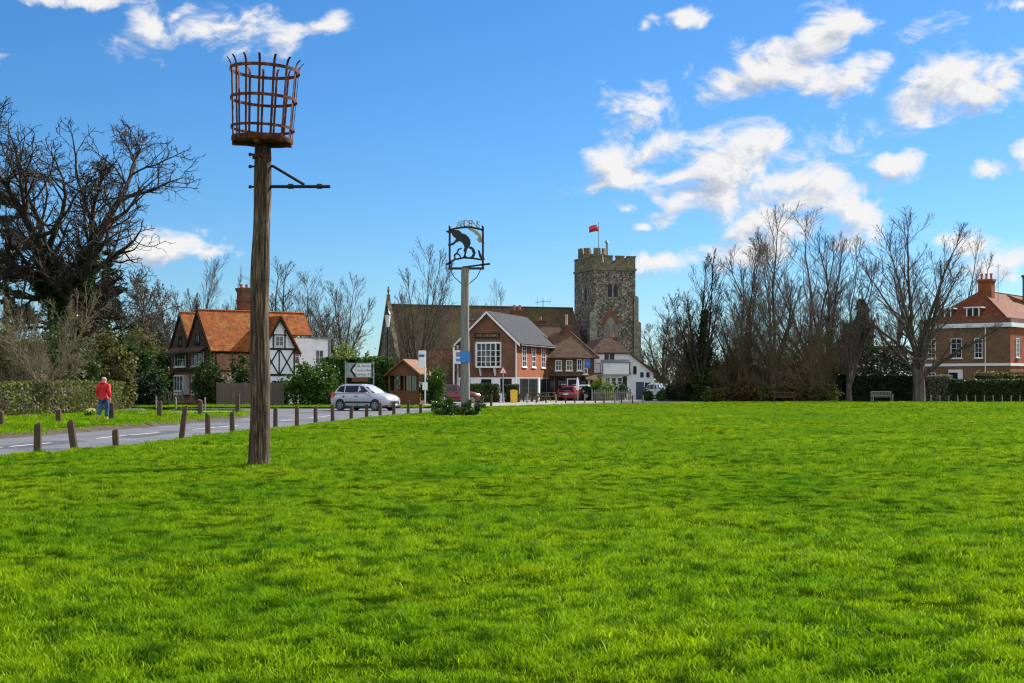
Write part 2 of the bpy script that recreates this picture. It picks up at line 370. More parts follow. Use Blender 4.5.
def flat_poly(name, poly, z, mat, kind='structure'):
    bm = bmesh.new(); f = bm.faces.new([bm.verts.new((x, y, z)) for x, y in poly])
    if f.normal.z < 0: f.normal_flip()
    bmesh.ops.triangulate(bm, faces=[f])
    me = bpy.data.meshes.new(name); bm.to_mesh(me); bm.free(); set_uv(me); me.materials.append(mat)
    return lab(link(bpy.data.objects.new(name, me)), kind=kind)
def grid_sheet(name, ys, x0f, x1f, nx, zf, mat):
    V = []; Fc = []
    for y in ys:
        a, b = x0f(y), x1f(y)
        for i in range(nx+1):
            q = (i/nx); x = a+(b-a)*q
            V.append((x, y, zf(x, y, q)))
    for j in range(len(ys)-1):
        for i in range(nx):
            k = j*(nx+1)+i; Fc.append((k, k+1, k+nx+2, k+nx+1))
    o = fast_mesh(name, np.array(V), np.array(Fc), mat, None, True, True)
    return lab(o, kind='structure')

bm = bmesh.new()
rg = [0, 8, 20, 40, 70, 110, 160, 260, 500, 1200, 4000, 9000]; na = 72
rings = [[bm.verts.new((r*math.sin(2*math.pi*a/na), 60+r*math.cos(2*math.pi*a/na), -.13)) for a in range(na)] for r in rg[1:]]
c0 = bm.verts.new((0, 60, -.13))
for a in range(na): bm.faces.new((c0, rings[0][(a+1) % na], rings[0][a]))
for i in range(len(rings)-1):
    for a in range(na): bm.faces.new((rings[i][a], rings[i][(a+1) % na], rings[i+1][(a+1) % na], rings[i+1][a]))
bmesh.ops.recalc_face_normals(bm, faces=bm.faces)
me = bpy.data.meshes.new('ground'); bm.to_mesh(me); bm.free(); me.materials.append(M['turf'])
lab(link(bpy.data.objects.new('ground', me)), kind='structure')

flat_poly('road', FAR+SIDE_A+SIDE_B+NEAR[::-1], -.10, M['asphalt'])
ys = list(np.concatenate([np.arange(-6, 6, .6), np.arange(6, 20, .1), np.arange(20, 34, .16), np.arange(34, 60, .3), np.arange(60, 109.05, .6)]))
def zgreen(x, y, q):
    e = min(1, max(0, (x-near_x(y))/.5)); far = min(1, max(0, (109-y)/1.2))
    return hz(x, y)*e*far-.14*(1-e*far)
def xr(y): return 20+.75*max(0, y)
xg0 = lambda y: near_x(y)
# columns: dense in the middle
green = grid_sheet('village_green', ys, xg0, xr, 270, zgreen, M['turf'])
vy = list(np.arange(-6, 72.6, .5))
def zverge(x, y, q):
    d = far_x(y)-x
    return -.145 if q > .999 else (.04+hz(x, y)*.6)*min(1, .35+d/1.0)
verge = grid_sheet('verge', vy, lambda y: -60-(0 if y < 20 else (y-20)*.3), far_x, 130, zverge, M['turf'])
far_bank = flat_poly('verge', [(-70, 86.2), (-34, 85.8), (-20, 85.2), (-10, 84.8), (-5.7, 86.0), (-4.2, 88.5), (-4.2, 92), (-70, 92)], -.02, M['turf'])
pave = flat_poly('pavement', [(-5.4, 86.2), (-2.6, 89.2), (1.9, 95.7), (6.9, 102.2), (13.9, 107.8), (30, 111.8), (55, 113.3), (150, 113.8), (150, 116), (30, 114), (14, 125), (-4, 118), (-7, 100)], -.055, M['paving'])
# earth lip along the far verge
lip = MB(); P = FAR+SIDE_A[:3]
for (x0, y0), (x1, y1) in zip(P, P[1:]):
    n = 5
    for i in range(n):
        a, b = i/n, (i+1)/n; w0, w1 = .22+.14*rnd.random(), .22+.14*rnd.random()
        xa, ya, xb, yb = x0+(x1-x0)*a, y0+(y1-y0)*a, x0+(x1-x0)*b, y0+(y1-y0)*b
        lip.add([(xa+.15, ya, -.096), (xb+.15, yb, -.096), (xb-w1, yb, .045), (xa-w0, ya, .045)], [(0, 1, 2, 3)])
lab(lip.build('earth_bank', M['earth']), kind='structure')
edge = MB()                                                         # muddy edge where the turf meets the road
for (x0, y0), (x1, y1) in zip(NEAR[3:12], NEAR[4:13]):
    n = 8
    for i in range(n):
        a, b = i/n, (i+1)/n; xa, ya, xb, yb = x0+(x1-x0)*a, y0+(y1-y0)*a, x0+(x1-x0)*b, y0+(y1-y0)*b
        w0 = .16+.13*math.sin(ya*2.1)+.05*math.sin(ya*5.3); w1 = .16+.13*math.sin(yb*2.1)+.05*math.sin(yb*5.3)
        edge.add([(xa-w0, ya, -.093), (xa+.4, ya, -.093), (xb+.4, yb, -.093), (xb-w1, yb, -.093)], [(0, 1, 2, 3)])
lab(edge.build('muddy_edge', M['earth']), kind='structure')
rp = MB()
for (px, py, w, d) in ((30, 441, 1.3, 4.5), (150, 431, .9, 6), (210, 419, 1.6, 5), (310, 411, 2.4, 3), (420, 409.5, 1.5, 3)):
    x, y = G(px, py); rp.add([(x-w/2, y-d/2, -.0965), (x+w/2, y-d/2, -.0965), (x+w/2+.2, y+d/2, -.0965), (x-w/2+.2, y+d/2, -.0965)], [(0, 1, 2, 3)])
lab(rp.build('road_patch', M['tarpatch']), kind='structure')
# centre line dashes
mk = MB(); i = 0
mid = [((a[0]+b)/2, a[1]) for a, b in [((near_x(y), y), far_x(y)) for y in np.arange(2, 72, 2.5)]]
for k, ((x0, y0), (x1, y1)) in enumerate(zip(mid, mid[1:])):
    if k % 3 == 2: continue
    dx, dy = x1-x0, y1-y0; L = math.hypot(dx, dy); nx, ny = dy/L*.06, -dx/L*.06; e = .86
    mk.add([(x0-nx, y0-ny, -.095), (x0+nx, y0+ny, -.095), (x0+dx*e+nx, y0+dy*e+ny, -.095), (x0+dx*e-nx, y0+dy*e-ny, -.095)], [(0, 1, 2, 3)])
for k in range(9):                                                   # give-way dashes where the side roads meet
    x = -12.6+k*.95; mk.add([(x, 81.3+k*.03, -.095), (x+.6, 81.3+k*.03, -.095), (x+.6, 81.55+k*.03, -.095), (x, 81.55+k*.03, -.095)], [(0, 1, 2, 3)])
lab(mk.build('road_markings', M['mark']), kind='structure')
# path from the verge
rim = [(bx0+.33*math.cos(a)*(1+.3*math.sin(3*a+1)), by0+.3*math.sin(a)*(1+.25*math.sin(5*a))) for bx0, by0 in [G(260, 466)] for a in [R(k*20) for k in range(18)]]
worn = MB(); cxw, cyw = G(260, 466)
worn.add([(x, y, zgreen(x, y, 0)+.004) for x, y in rim]+[(cxw, cyw, zgreen(cxw, cyw, 0)+.03)], [(k, (k+1) % 18, 18) for k in range(18)])
lab(worn.build('worn_ground', M['earth']), kind='structure')
flat_poly('path', [(-19.8, 66.5), (-17.9, 65.5), (-13.6, 69.3), (-13.8, 70.6)], .075, M['paving'])

# ------------------------------------------------------------------ grass
def grass():
    rng = np.random.default_rng(5)
    src = bpy.data.collections.new('grass_tufts')
    for k in range(7):
        V = []; Fq = []
        n = 46
        for i in range(n):
            a = rng.uniform(0, 2*np.pi); rr = .15*np.sqrt(rng.uniform()); bx, by = rr*np.cos(a), rr*np.sin(a)
            h = rng.uniform(.018, .05)*(1.15-rr*1.6); w = rng.uniform(.0024, .005)
            th = rng.uniform(0, 2*np.pi); le = rng.uniform(.15, 1.0)*h; la = rng.uniform(0, 2*np.pi)
            t = np.array([np.cos(th), np.sin(th), 0])*w
            p0 = np.array([bx, by, -.01]); d = np.array([np.cos(la), np.sin(la), 0])
            p1 = p0+d*le*.35+np.array([0, 0, h*.62]); p2 = p0+d*le+np.array([0, 0, h])
            o = len(V); V += [p0-t, p0+t, p1+t*.8, p1-t*.8, p2+t*.12, p2-t*.12]
            Fq += [(o, o+1, o+2, o+3), (o+3, o+2, o+4, o+5)]
        me = bpy.data.meshes.new('grass_tuft')
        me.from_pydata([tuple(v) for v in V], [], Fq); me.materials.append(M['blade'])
        ob = bpy.data.objects.new('grass_tuft', me); src.objects.link(ob)
    P = []; SC = []; HOLE = {}
    zg = lambda x, y: zgreen(x, y, 0)
    # tussocks, the sward thinned on their shadow side so dark turf deepens the shade
    for (y0, y1, dn) in ((5.5, 12, 2.6), (12, 24, 1.6), (24, 46, .8), (46, 105, .28)):
        m = int((y1-y0)*.8*(y0+y1)/2*dn)
        for k in range(m):
            cy = rng.uniform(y0, y1); cx = rng.uniform(-.4, .4)*cy*1.02
            if cx < near_x(cy)+.2: continue
            ln = rng.uniform(.08, .32); big = rng.uniform(1.0, 1.45)*(1 if cy < 24 else 1.35)
            for j in range(int(rng.integers(7, 18))):
                u, v = rng.normal(0, ln), rng.normal(0, .06)
                P.append((cx+u, cy+v, zg(cx+u, cy+v)-.004)); SC.append(big*rng.uniform(.65, 1.1))
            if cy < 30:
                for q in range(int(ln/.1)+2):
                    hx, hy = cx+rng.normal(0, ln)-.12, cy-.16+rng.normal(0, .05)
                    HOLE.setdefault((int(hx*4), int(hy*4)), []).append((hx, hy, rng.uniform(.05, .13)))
    for k in range(46):                                              # longer growth round the beacon post
        a = rng.uniform(0, 6.28); r = rng.uniform(.2, .36); x, y = -4.83+r*np.cos(a), 24.9+r*np.sin(a)
        P.append((x, y, zg(x, y))); SC.append(rng.uniform(1.1, 2.1))
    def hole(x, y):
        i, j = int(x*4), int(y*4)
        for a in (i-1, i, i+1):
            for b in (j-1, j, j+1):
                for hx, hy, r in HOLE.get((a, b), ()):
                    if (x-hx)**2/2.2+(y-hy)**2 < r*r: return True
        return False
    def scatter(y0, y1, dens, s0, s1, xa=None, xb=None, zf=None):
        xmx = lambda y: .40*y+2
        A = (2*xmx((y0+y1)/2))*(y1-y0); n = int(A*dens)
        y = rng.uniform(y0, y1, n); x = rng.uniform(-1, 1, n)*(.40*y+2)
        for xx, yy in zip(x, y):
            if xa is not None:
                if not (xa(yy) < xx < xb(yy)): continue
            elif xx < near_x(yy)-.05: continue
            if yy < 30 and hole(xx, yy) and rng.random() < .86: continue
            z = zf(xx, yy)
            c = mnoise.noise(Vector((xx*1.6, yy*1.3, 3)))*.6+mnoise.noise(Vector((xx*.4, yy*.35, 9)))*.4+mnoise.noise(Vector((xx*4.2, yy*3.4, 5)))*.75
            if c < -.42 and rng.random() < .8: continue
            P.append((xx, yy, z)); SC.append(rng.uniform(s0, s1)*(1+c*1.1))
    scatter(5.5, 10, 190, .75, 1.1, zf=zg)
    scatter(10, 16, 130, .8, 1.15, zf=zg)
    scatter(16, 28, 85, .6, .95, zf=zg)
    scatter(28, 50, 30, .9, 1.3, zf=zg)
    scatter(50, 109, 10, 1.1, 1.7, zf=zg)
    zv = lambda x, y: zverge(x, y, 0)
    scatter(30, 72, 12, 1.3, 2.2, lambda y: far_x(y)-9, lambda y: far_x(y)-.05, zv)
    scatter(85.2, 91, 8, 1.5, 2.4, lambda y: -34, lambda y: -5.8, lambda x, y: -.02)
    P = np.array(P, np.float32); n = len(P); SC = np.array(SC, np.float32).clip(.35)
    me = bpy.data.meshes.new('grass'); me.vertices.add(n); me.vertices.foreach_set('co', P.ravel())
    a = me.attributes.new('rot', 'FLOAT_VECTOR', 'POINT')
    rot = np.stack([rng.normal(0, .12, n), rng.normal(0, .12, n), rng.uniform(0, 6.28, n)], 1).astype(np.float32)
    a.data.foreach_set('vector', rot.ravel())
    a = me.attributes.new('scl', 'FLOAT', 'POINT'); a.data.foreach_set('value', SC)
    a = me.attributes.new('pick', 'INT', 'POINT'); a.data.foreach_set('value', rng.integers(0, 7, n).astype(np.int32))
    me.materials.append(M['blade'])
    ob = link(bpy.data.objects.new('grass', me)); lab(ob, kind='stuff', label='short bright green grass covering the village green and verges')
    g = bpy.data.node_groups.new('grass_nodes', 'GeometryNodeTree')
    g.interface.new_socket('Geometry', in_out='INPUT', socket_type='NodeSocketGeometry')
    g.interface.new_socket('Geometry', in_out='OUTPUT', socket_type='NodeSocketGeometry')
    i = g.nodes.new('NodeGroupInput'); o = g.nodes.new('NodeGroupOutput')
    mp = g.nodes.new('GeometryNodeMeshToPoints'); ip = g.nodes.new('GeometryNodeInstanceOnPoints')
    ci = g.nodes.new('GeometryNodeCollectionInfo'); ci.inputs['Collection'].default_value = src
    ci.inputs['Separate Children'].default_value = True; ci.inputs['Reset Children'].default_value = True
    def na_(nm, dt):
        q = g.nodes.new('GeometryNodeInputNamedAttribute'); q.data_type = dt; q.inputs['Name'].default_value = nm; return q.outputs['Attribute']
    L = g.links.new
    L(i.outputs[0], mp.inputs['Mesh']); L(mp.outputs[0], ip.inputs['Points']); L(ci.outputs[0], ip.inputs['Instance'])
    ip.inputs['Pick Instance'].default_value = True
    L(na_('pick', 'INT'), ip.inputs['Instance Index']); L(na_('rot', 'FLOAT_VECTOR'), ip.inputs['Rotation']); L(na_('scl', 'FLOAT'), ip.inputs['Scale'])
    L(ip.outputs[0], o.inputs[0])
    md = ob.modifiers.new('grass', 'NODES'); md.node_group = g
    print('grass tufts', n)
# ------------------------------------------------------------------ bare trees
def poly_tubes(lines):
    Vs = []; Fs = []; off = 0
    for pts, rad, k in lines:
        P = np.asarray(pts, float); n = len(P)
        T = np.empty_like(P); T[1:-1] = P[2:]-P[:-2]; T[0] = P[1]-P[0]; T[-1] = P[-1]-P[-2]
        T /= np.linalg.norm(T, axis=1)[:, None]+1e-9
        ref = np.array([0, 0, 1.]) if abs(T[0, 2]) < .8 else np.array([1., 0, 0])
        A = np.cross(T, ref); A /= np.linalg.norm(A, axis=1)[:, None]+1e-9; B = np.cross(T, A)
        an = np.arange(k)*2*np.pi/k
        r = np.asarray(rad)[:, None, None]
        ring = P[:, None, :]+r*(A[:, None, :]*np.cos(an)[None, :, None]+B[:, None, :]*np.sin(an)[None, :, None])
        Vs.append(ring.reshape(-1, 3))
        i = np.arange(n-1)[:, None]*k; j = np.arange(k)[None, :]; j2 = (j+1) % k
        q = np.stack([i+j, i+j2, i+k+j2, i+k+j], -1).reshape(-1, 4)+off
        Fs.append(q); off += n*k
    return np.concatenate(Vs), np.concatenate(Fs)

SPEC = {
 'oak':     dict(fork=.3, drop=.45, lr=(.4, .58), limbs=12, ang=(4, 88), wig=(.13, .2, .26, .3, .3), up=(.03, .05, .05, .05, .05), ch=(11, 8, 5, 3), rat=(.5, .52, .5, .5), ca=(30, 66), rr=(.55, .8), minr=(.07, .052, .034, .021, .015), end=.2),
 'upright': dict(fork=.14, fan=1, drop=.6, limbs=11, ang=(2, 38), wig=(.055, .06, .07, .08, .09), up=(.015, .045, .05, .03, .02), ch=(11, 7, 4), rat=(.33, .46, .52), ca=(18, 42), rr=(.34, .5), minr=(.03, .02, .013, .009, .008), end=.16),
 'spread':  dict(fork=.22, fan=1, drop=.5, lr=(.38, .56), limbs=13, ang=(2, 58), wig=(.06, .07, .08, .09, .09), up=(.012, .035, .04, .03, .02), ch=(12, 8, 5), rat=(.36, .48, .52), ca=(20, 44), rr=(.36, .52), minr=(.03, .022, .013, .009, .009), end=.18),
 'bush':    dict(fork=.04, drop=1.0, limbs=17, ang=(4, 74), wig=(.08, .09, .1, .1, .1), up=(.05, .06, .05, .04, .03), ch=(10, 7, 4), rat=(.42, .48, .5), ca=(22, 50), rr=(.4, .55), minr=(.025, .018, .012, .009, .009), end=.2),
 'small':   dict(fork=.26, limbs=9, ang=(20, 70), wig=(.1, .12, .14, .14, .14), up=(.05, .06, .05, .04, .03), ch=(9, 7, 5), rat=(.5, .5, .5), ca=(25, 55), rr=(.42, .6), minr=(.022, .016, .011, .009, .009), end=.25),
}
def grow_tree(H, W, kind, seed, r0=None, keep=1.0):
    """lines in metres; height H, crown half-width W"""
    q = SPEC[kind]; rd = random.Random(seed); trunk = []; crown = []
    r0 = r0 or H*.022
    def branch(p, d, L, r, lev, seg):
        pts = [p.copy()]; dirs = [d.copy()]; n = seg; dd = d.copy()
        wig = q['wig'][lev-1]; up = q['up'][lev-1]
        for i in range(n):
            dd = dd+Vector((rd.gauss(0, 1), rd.gauss(0, 1), rd.gauss(0, .8)))*wig+Vector((0, 0, up))
            dd.normalize(); pts.append(pts[-1]+dd*(L/n)); dirs.append(dd.copy())
        tip = max(q['minr'][lev-1]*.6, r*q['end'])
        rad = [r+(tip-r)*(i/n)**.85 for i in range(n+1)]
        return pts, rad, dirs
    def spawn(pts, rad, dirs, L, lev):
        if lev > len(q['ch']): return
        tips = 3 if lev == 1 else (2 if lev == 2 else 0)
        n = len(pts)-1; c = max(1, int(q['ch'][lev-1]*rd.uniform(.8, 1.2)*keep)); az = rd.uniform(0, 6.28)
        for j in range(c+tips):
            f = .18+.82*(j+rd.random())/c
            f = min(f, .985) if j < c else .999; x = f*n; i = int(x); t = x-i
            p = pts[i].lerp(pts[i+1], t); base = dirs[min(i+1, n)]
            az += 2.4+rd.uniform(-.5, .5)
            ax = base.orthogonal().normalized(); ax.rotate(Matrix.Rotation(az, 3, base))
            d = base.copy(); d.rotate(Matrix.Rotation(R(rd.uniform(*q['ca']) if j < c else rd.uniform(4, 26)), 3, ax))
            l = L*q['rat'][lev-1]*(1.2-.62*f)*rd.uniform(.7, 1.2)*(1 if j < c else .8)
            r = max(q['minr'][lev], (rad[i]*(1-t)+rad[i+1]*t)*(rd.uniform(*q['rr']) if j < c else .9))
            if lev >= 3: r = q['minr'][lev]*rd.uniform(.85, 1.15)
            a = branch(p, d.normalized(), l, r, lev+1, (6, 5, 3, 3)[min(lev-1, 3)])
            crown.append((a[0], a[1], 5 if lev == 1 else 3))
            spawn(a[0], a[1], a[2], l, lev+1)
    fk = H*q['fork']
    tp = [Vector((0, 0, -.3)), Vector((0, 0, .1)), Vector((rd.gauss(0, .03), rd.gauss(0, .03), fk*.35)), Vector((rd.gauss(0, .06), rd.gauss(0, .06), fk*.7)), Vector((rd.gauss(0, .08), rd.gauss(0, .08), fk))]
    trunk.append((tp, [r0*1.7, r0*1.3, r0*1.0, r0*.95, r0*.95], 12))
    for k in range(q['limbs']):
        az = k*2.399+rd.uniform(-.35, .35)
        fa = (((k*7) % q['limbs'])/max(1, q['limbs']-1))**.8
        an = R(q['ang'][0]+(q['ang'][1]-q['ang'][0])*fa)
        d = Vector((math.sin(an)*math.cos(az), math.sin(an)*math.sin(az), math.cos(an)))
        L = min((H-fk)/max(.3, math.cos(an*.62)), W*1.1/max(.12, math.sin(an*.8)))*rd.uniform(.8, 1.02)
        if kind != 'bush' and kind != 'small':                       # limbs end on a domed crown
            eb = (H-fk)/2*1.02; sn, cs = math.sin(an), math.cos(an)
            L = max(2*cs/eb/(sn*sn/(W*W)+cs*cs/(eb*eb)), W*.75)*rd.uniform(.72, .9)
        st = tp[-1]*1.0; st.z -= fk*q.get('drop', .35)*rd.random()
        a = branch(st, d, L, r0*rd.uniform(*q.get('lr', (.42, .62))), 1, 10)
        trunk.append((a[0], a[1], 7))
        spawn(a[0], a[1], a[2], L, 1)
    return trunk, crown
_meshcache = {}
def bare_tree(px, Y, top, halfw, kind, label, bark='bark', seed=1, r0=None, name='bare_tree', group=None, z0=-.1, keep=1.0, twig=None):
    H = ZZ(top, Y)-z0; W = halfw/F*Y; x = PX(px, Y)
    t = empty(name, (x, Y, z0), 0, label, 'tree', group)
    tr, cr = grow_tree(H, W, kind, seed, r0, keep)
    # fit to measured size
    V1, F1 = poly_tubes(tr); V2, F2 = poly_tubes(cr)
    top_ = np.percentile(V2[:, 2], 99.85); rad = np.percentile(np.abs(V2[:, 0]), 98)
    sz = H/top_; sx = W/rad
    for V in (V1, V2):
        k = np.clip(V[:, 2]/max(.01, H*.14), 0, 1); s = 1+(sx-1)*k
        V[:, 0] *= s; V[:, 1] *= s; V[:, 2] *= np.where(V[:, 2] > 0, sz, 1)
    fast_mesh('trunk', V1, F1, M[bark], t, True)
    fast_mesh('crown', V2, F2, M[twig or bark], t, False)
    return t, tr, (sx, sz, H)

# ------------------------------------------------------------------ leafy masses
def leaf_pts(blobs, n, rng, lump=.32, shell=.55, nl=26):
    vol = np.array([b[3]*b[4]*b[5] for b in blobs])**.75; pr = vol/vol.sum(); out = []
    for b, m in zip(blobs, rng.multinomial(n, pr)):
        if m == 0: continue
        d = rng.normal(size=(nl, 3)); d /= np.linalg.norm(d, axis=1)[:, None]
        cl = d*rng.uniform(shell, .95, (nl, 1))
        wt = rng.uniform(.3, 1, nl); k = rng.choice(nl, m, p=wt/wt.sum())
        p = cl[k]+rng.normal(size=(m, 3))*lump*rng.uniform(.25, 1, (m, 1))*.6
        out.append(p*np.array(b[3:6])+np.array(b[0:3]))
    return np.concatenate(out)
def leaf_mesh(name, P, size, mat, parent, rng, aspect=.6, up=.0, vary=.5):
    n = len(P); a = rng.normal(size=(n, 3)); a[:, 2] = a[:, 2]*.7+up; a /= np.linalg.norm(a, axis=1)[:, None]
    b = rng.normal(size=(n, 3)); b -= a*(a*b).sum(1)[:, None]; b /= np.linalg.norm(b, axis=1)[:, None]
    s = size*rng.uniform(1-vary, 1+vary, (n, 1)); c = np.cross(a, b)*s*.18
    V = np.stack([P-a*s, P+b*s*aspect+c, P+a*s, P-b*s*aspect+c], 1).reshape(-1, 3)
    Fc = np.arange(n*4).reshape(-1, 4)
    return fast_mesh(name, V, Fc, mat, parent)
def shrub(px, Y, blobs, n, size, mat, label, name='shrub', cat='shrub', group=None, seed=3, stems=True, z0=-.05, aspect=.6, loc=None, nl=26):
    """blobs in metres relative to the base"""
    rng = np.random.default_rng(seed)
    t = empty(name, loc or (PX(px, Y), Y, z0), 0, label, cat, group)
    P = leaf_pts(blobs, n, rng, nl=nl); P = P[P[:, 2] > .02]
    leaf_mesh('foliage', P, size, M[mat], t, rng, aspect)
    if stems:
        mb = MB(); rs = random.Random(seed)
        for b in blobs:
            for i in range(3):
                tx, ty, tz = b[0]+rs.uniform(-.5, .5)*b[3], b[1]+rs.uniform(-.5, .5)*b[4], b[2]+rs.uniform(0, .5)*b[5]
                bx, by = b[0]*.4+rs.uniform(-.1, .1), b[1]*.4+rs.uniform(-.1, .1)
                mb.tube([(bx, by, -.1), ((bx+tx)/2+rs.uniform(-.1, .1), (by+ty)/2, tz*.55), (tx, ty, tz)], [.05, .035, .015], 5)
        mb.build('stem', M['barkdark'], t)
    return t
def hedge(pts, w, h, n, size, mat, label, name='hedge', group=None, seed=5, z0=-.05, hf=None):
    """clipped hedge along a ground polyline"""
    rng = np.random.default_rng(seed); t = empty(name, (pts[0][0], pts[0][1], z0), 0, label, 'hedge', group)
    seg = np.array(pts); dl = np.linalg.norm(np.diff(seg, axis=0), axis=1); cum = np.concatenate([[0], np.cumsum(dl)]); L = cum[-1]
    s = rng.uniform(0, L, n); i = np.clip(np.searchsorted(cum, s)-1, 0, len(dl)-1); f = (s-cum[i])/dl[i]
    c = seg[i]+(seg[i+1]-seg[i])*f[:, None]; tg = (seg[i+1]-seg[i])/dl[i][:, None]; nm = np.stack([-tg[:, 1], tg[:, 0]], 1)
    hh = np.array([h if hf is None else hf(q/L) for q in s])
    per = rng.uniform(0, 1, n)*(2*hh+w)                              # over the two sides and top
    side = np.where(per < hh, -1, np.where(per > hh+w, 1, 0))
    u = np.where(side == 0, (per-hh)-w/2, side*w/2); z = np.where(side == -1, per, np.where(side == 1, per-hh-w, hh))
    lum = np.array([mnoise.noise(Vector((a*.8, b*1.4, d)))+.6*mnoise.noise(Vector((a*2.6, b*3.0, d+9))) for a, b, d in zip(s, z, side*3.0+seed)])*.2
    u = u+side*lum+rng.normal(0, .05, n); z = z+np.where(side == 0, lum*.6, 0)+rng.normal(0, .04, n)
    end = np.minimum(s, L-s); u = u*np.clip(.55+end/w, 0, 1); 
    P = np.stack([c[:, 0]+nm[:, 0]*u-pts[0][0], c[:, 1]+nm[:, 1]*u-pts[0][1], np.maximum(z, .03)], 1)
    leaf_mesh('foliage', P, size, M[mat], t, rng, .6)
    mb = MB()                                                        # woody heart of the hedge
    for k in range(len(pts)-1):
        a, b = Vector((*seg[k], 0)), Vector((*seg[k+1], 0)); d = (b-a).normalized(); nn = Vector((-d.y, d.x, 0))*(w*.36); o = Vector((pts[0][0], pts[0][1], 0))
        hk0 = (h if hf is None else hf(cum[k]/L))*.9; hk1 = (h if hf is None else hf(cum[k+1]/L))*.9
        a2, b2 = (a+d*.12-o), (b-d*.12-o)
        mb.add([a2-nn, a2+nn, b2+nn, b2-nn]+[p+Vector((0, 0, hq)) for p, hq in ((a2-nn, hk0), (a2+nn, hk0), (b2+nn, hk1), (b2-nn, hk1))],
               [(0, 3, 2, 1), (4, 5, 6, 7), (0, 1, 5, 4), (1, 2, 6, 5), (2, 3, 7, 6), (3, 0, 4, 7)])
    mb.build('branchwork', M['barkdark'], t)
    return t
def conifer(px, Y, top, halfw, label, mat='conifer', seed=2, z0=-.1, name='conifer', group=None, n=9000, base=.12, layered=False):
    rng = np.random.default_rng(seed); H = ZZ(top, Y)-z0; W = halfw/F*Y
    t = empty(name, (PX(px, Y), Y, z0), 0, label, 'tree', group)
    mb = MB(); mb.tube([(0, 0, -.2), (.05, 0, H*.5), (0, 0, H*.97)], [H*.022, H*.014, .03], 8)
    tiers = 20 if not layered else 12; P = []
    for k in range(tiers):
        f = base+(1-base)*k/tiers; z = H*f; r = W*(1-f**1.5)*rng.uniform(.8, 1.15)+.12
        nb = 9 if not layered else 7
        for j in range(nb):
            az = rng.uniform(0, 6.283); rr = r*rng.uniform(.45, 1.15); dr = -.12*rr if not layered else rng.uniform(-.12, .22)*rr
            z = H*min(.98, f+rng.uniform(-.5, .5)*(1-base)/tiers*(4.5 if layered else 1))
            d = np.array([np.cos(az), np.sin(az)])
            mb.tube([(0, 0, z), (d[0]*rr*.6, d[1]*rr*.6, z+dr*.3), (d[0]*rr, d[1]*rr, z+dr)], [.05, .03, .012], 4)
            m = int(n/tiers/nb); s = rng.uniform(.2, 1.03, m)
            sp = rng.normal(0, .1, (m, 3))*np.array([1.9, 1.9, .9])*(.5+rr*.28)*(.75 if layered else 1)
            P.append(np.stack([d[0]*rr*s, d[1]*rr*s, z+dr*s], 1)+sp)
    mb.build('trunk', M['barkdark'], t)
    leaf_mesh('crown', np.concatenate(P), .26, M[mat], t, rng, .3)
    return t
def ivy_on(t, tr, sc, frac, n, seed=4, rad=.35, size=.12, lines=(0, 1, 2), mat='ivy'):
    rng = np.random.default_rng(seed); sx, sz, H = sc; P = []
    for li in lines:
        if li >= len(tr): continue
        pts, rr, _ = tr[li]; pts = np.array([tuple(p) for p in pts]); rr = np.array(rr)
        fm = frac if li else 1.0
        s = rng.uniform(0, fm, n)*(len(pts)-1); i = np.minimum(s.astype(int), len(pts)-2); f = (s-i)[:, None]
        c = pts[i]*(1-f)+pts[i+1]*f
        k = np.clip(c[:, 2]/max(.01, H*.14), 0, 1); ss = 1+(sx-1)*k; c[:, 0] *= ss; c[:, 1] *= ss; c[:, 2] *= sz
        d = rng.normal(size=(n, 3)); d /= np.linalg.norm(d, axis=1)[:, None]
        th = rr[i]+rad*(1.1-s/(len(pts)-1)*.5)*rng.uniform(.1, 1, n)*(1+.5*np.sin(s*5+li))
        P.append(c+d*th[:, None])
    P = np.concatenate(P); P = P[P[:, 2] > 0]
    leaf_mesh('ivy', P, size, M[mat], t, rng, .7)
# ------------------------------------------------------------------ building parts (local frame: x along the front, y into the depth, front wall at y=0)
def roof_slabs(parent, mat, x0, x1, y0, y1, eave, ridge, axis='y', over=.35, th=.14, name='roof', verge=.25):
    """gable roof over a rectangle; ridge along axis"""
    mb = MB(); 
    if axis == 'y':
        xm = (x0+x1)/2; k = (ridge-eave)/((x1-x0)/2); a, b = y0-verge, y1+verge; zo = eave-k*over; t = th
        mb.slab([(x0-over, a, zo+t), (xm, a, ridge+t), (xm, b, ridge+t), (x0-over, b, zo+t)][::-1], th)
        mb.slab([(xm+.001, a, ridge+t), (x1+over, a, zo+t), (x1+over, b, zo+t), (xm+.001, b, ridge+t)][::-1], th)
        rt = MB().tube([(xm, a-.01, ridge+t), (xm, b+.01, ridge+t)], .09, 6)
    else:
        ym = (y0+y1)/2; k = (ridge-eave)/((y1-y0)/2); a, b = x0-verge, x1+verge; zo = eave-k*over; t = th
        mb.slab([(a, y0-over, zo+t), (b, y0-over, zo+t), (b, ym, ridge+t), (a, ym, ridge+t)], th)
        mb.slab([(a, ym+.001, ridge+t), (b, ym+.001, ridge+t), (b, y1+over, zo+t), (a, y1+over, zo+t)], th)
        rt = MB().tube([(a-.01, ym, ridge+t), (b+.01, ym, ridge+t)], .09, 6)
    r = mb.build(name, mat, parent); rt.build('ridge_tiles', mat, r); return r
def gable_wall(parent, mat, x0, x1, y0, y1, eave, ridge, axis='y', name='wall', z0=0):
    mb = MB()
    if axis == 'y': mb.prism([(x0, z0), (x1, z0), (x1, eave), ((x0+x1)/2, ridge), (x0, eave)], y0, y1, 'y')
    else: mb.prism([(y0, z0), (y1, z0), (y1, eave), ((y0+y1)/2, ridge), (y0, eave)], x0, x1, 'x')
    return mb.build(name, mat, parent)
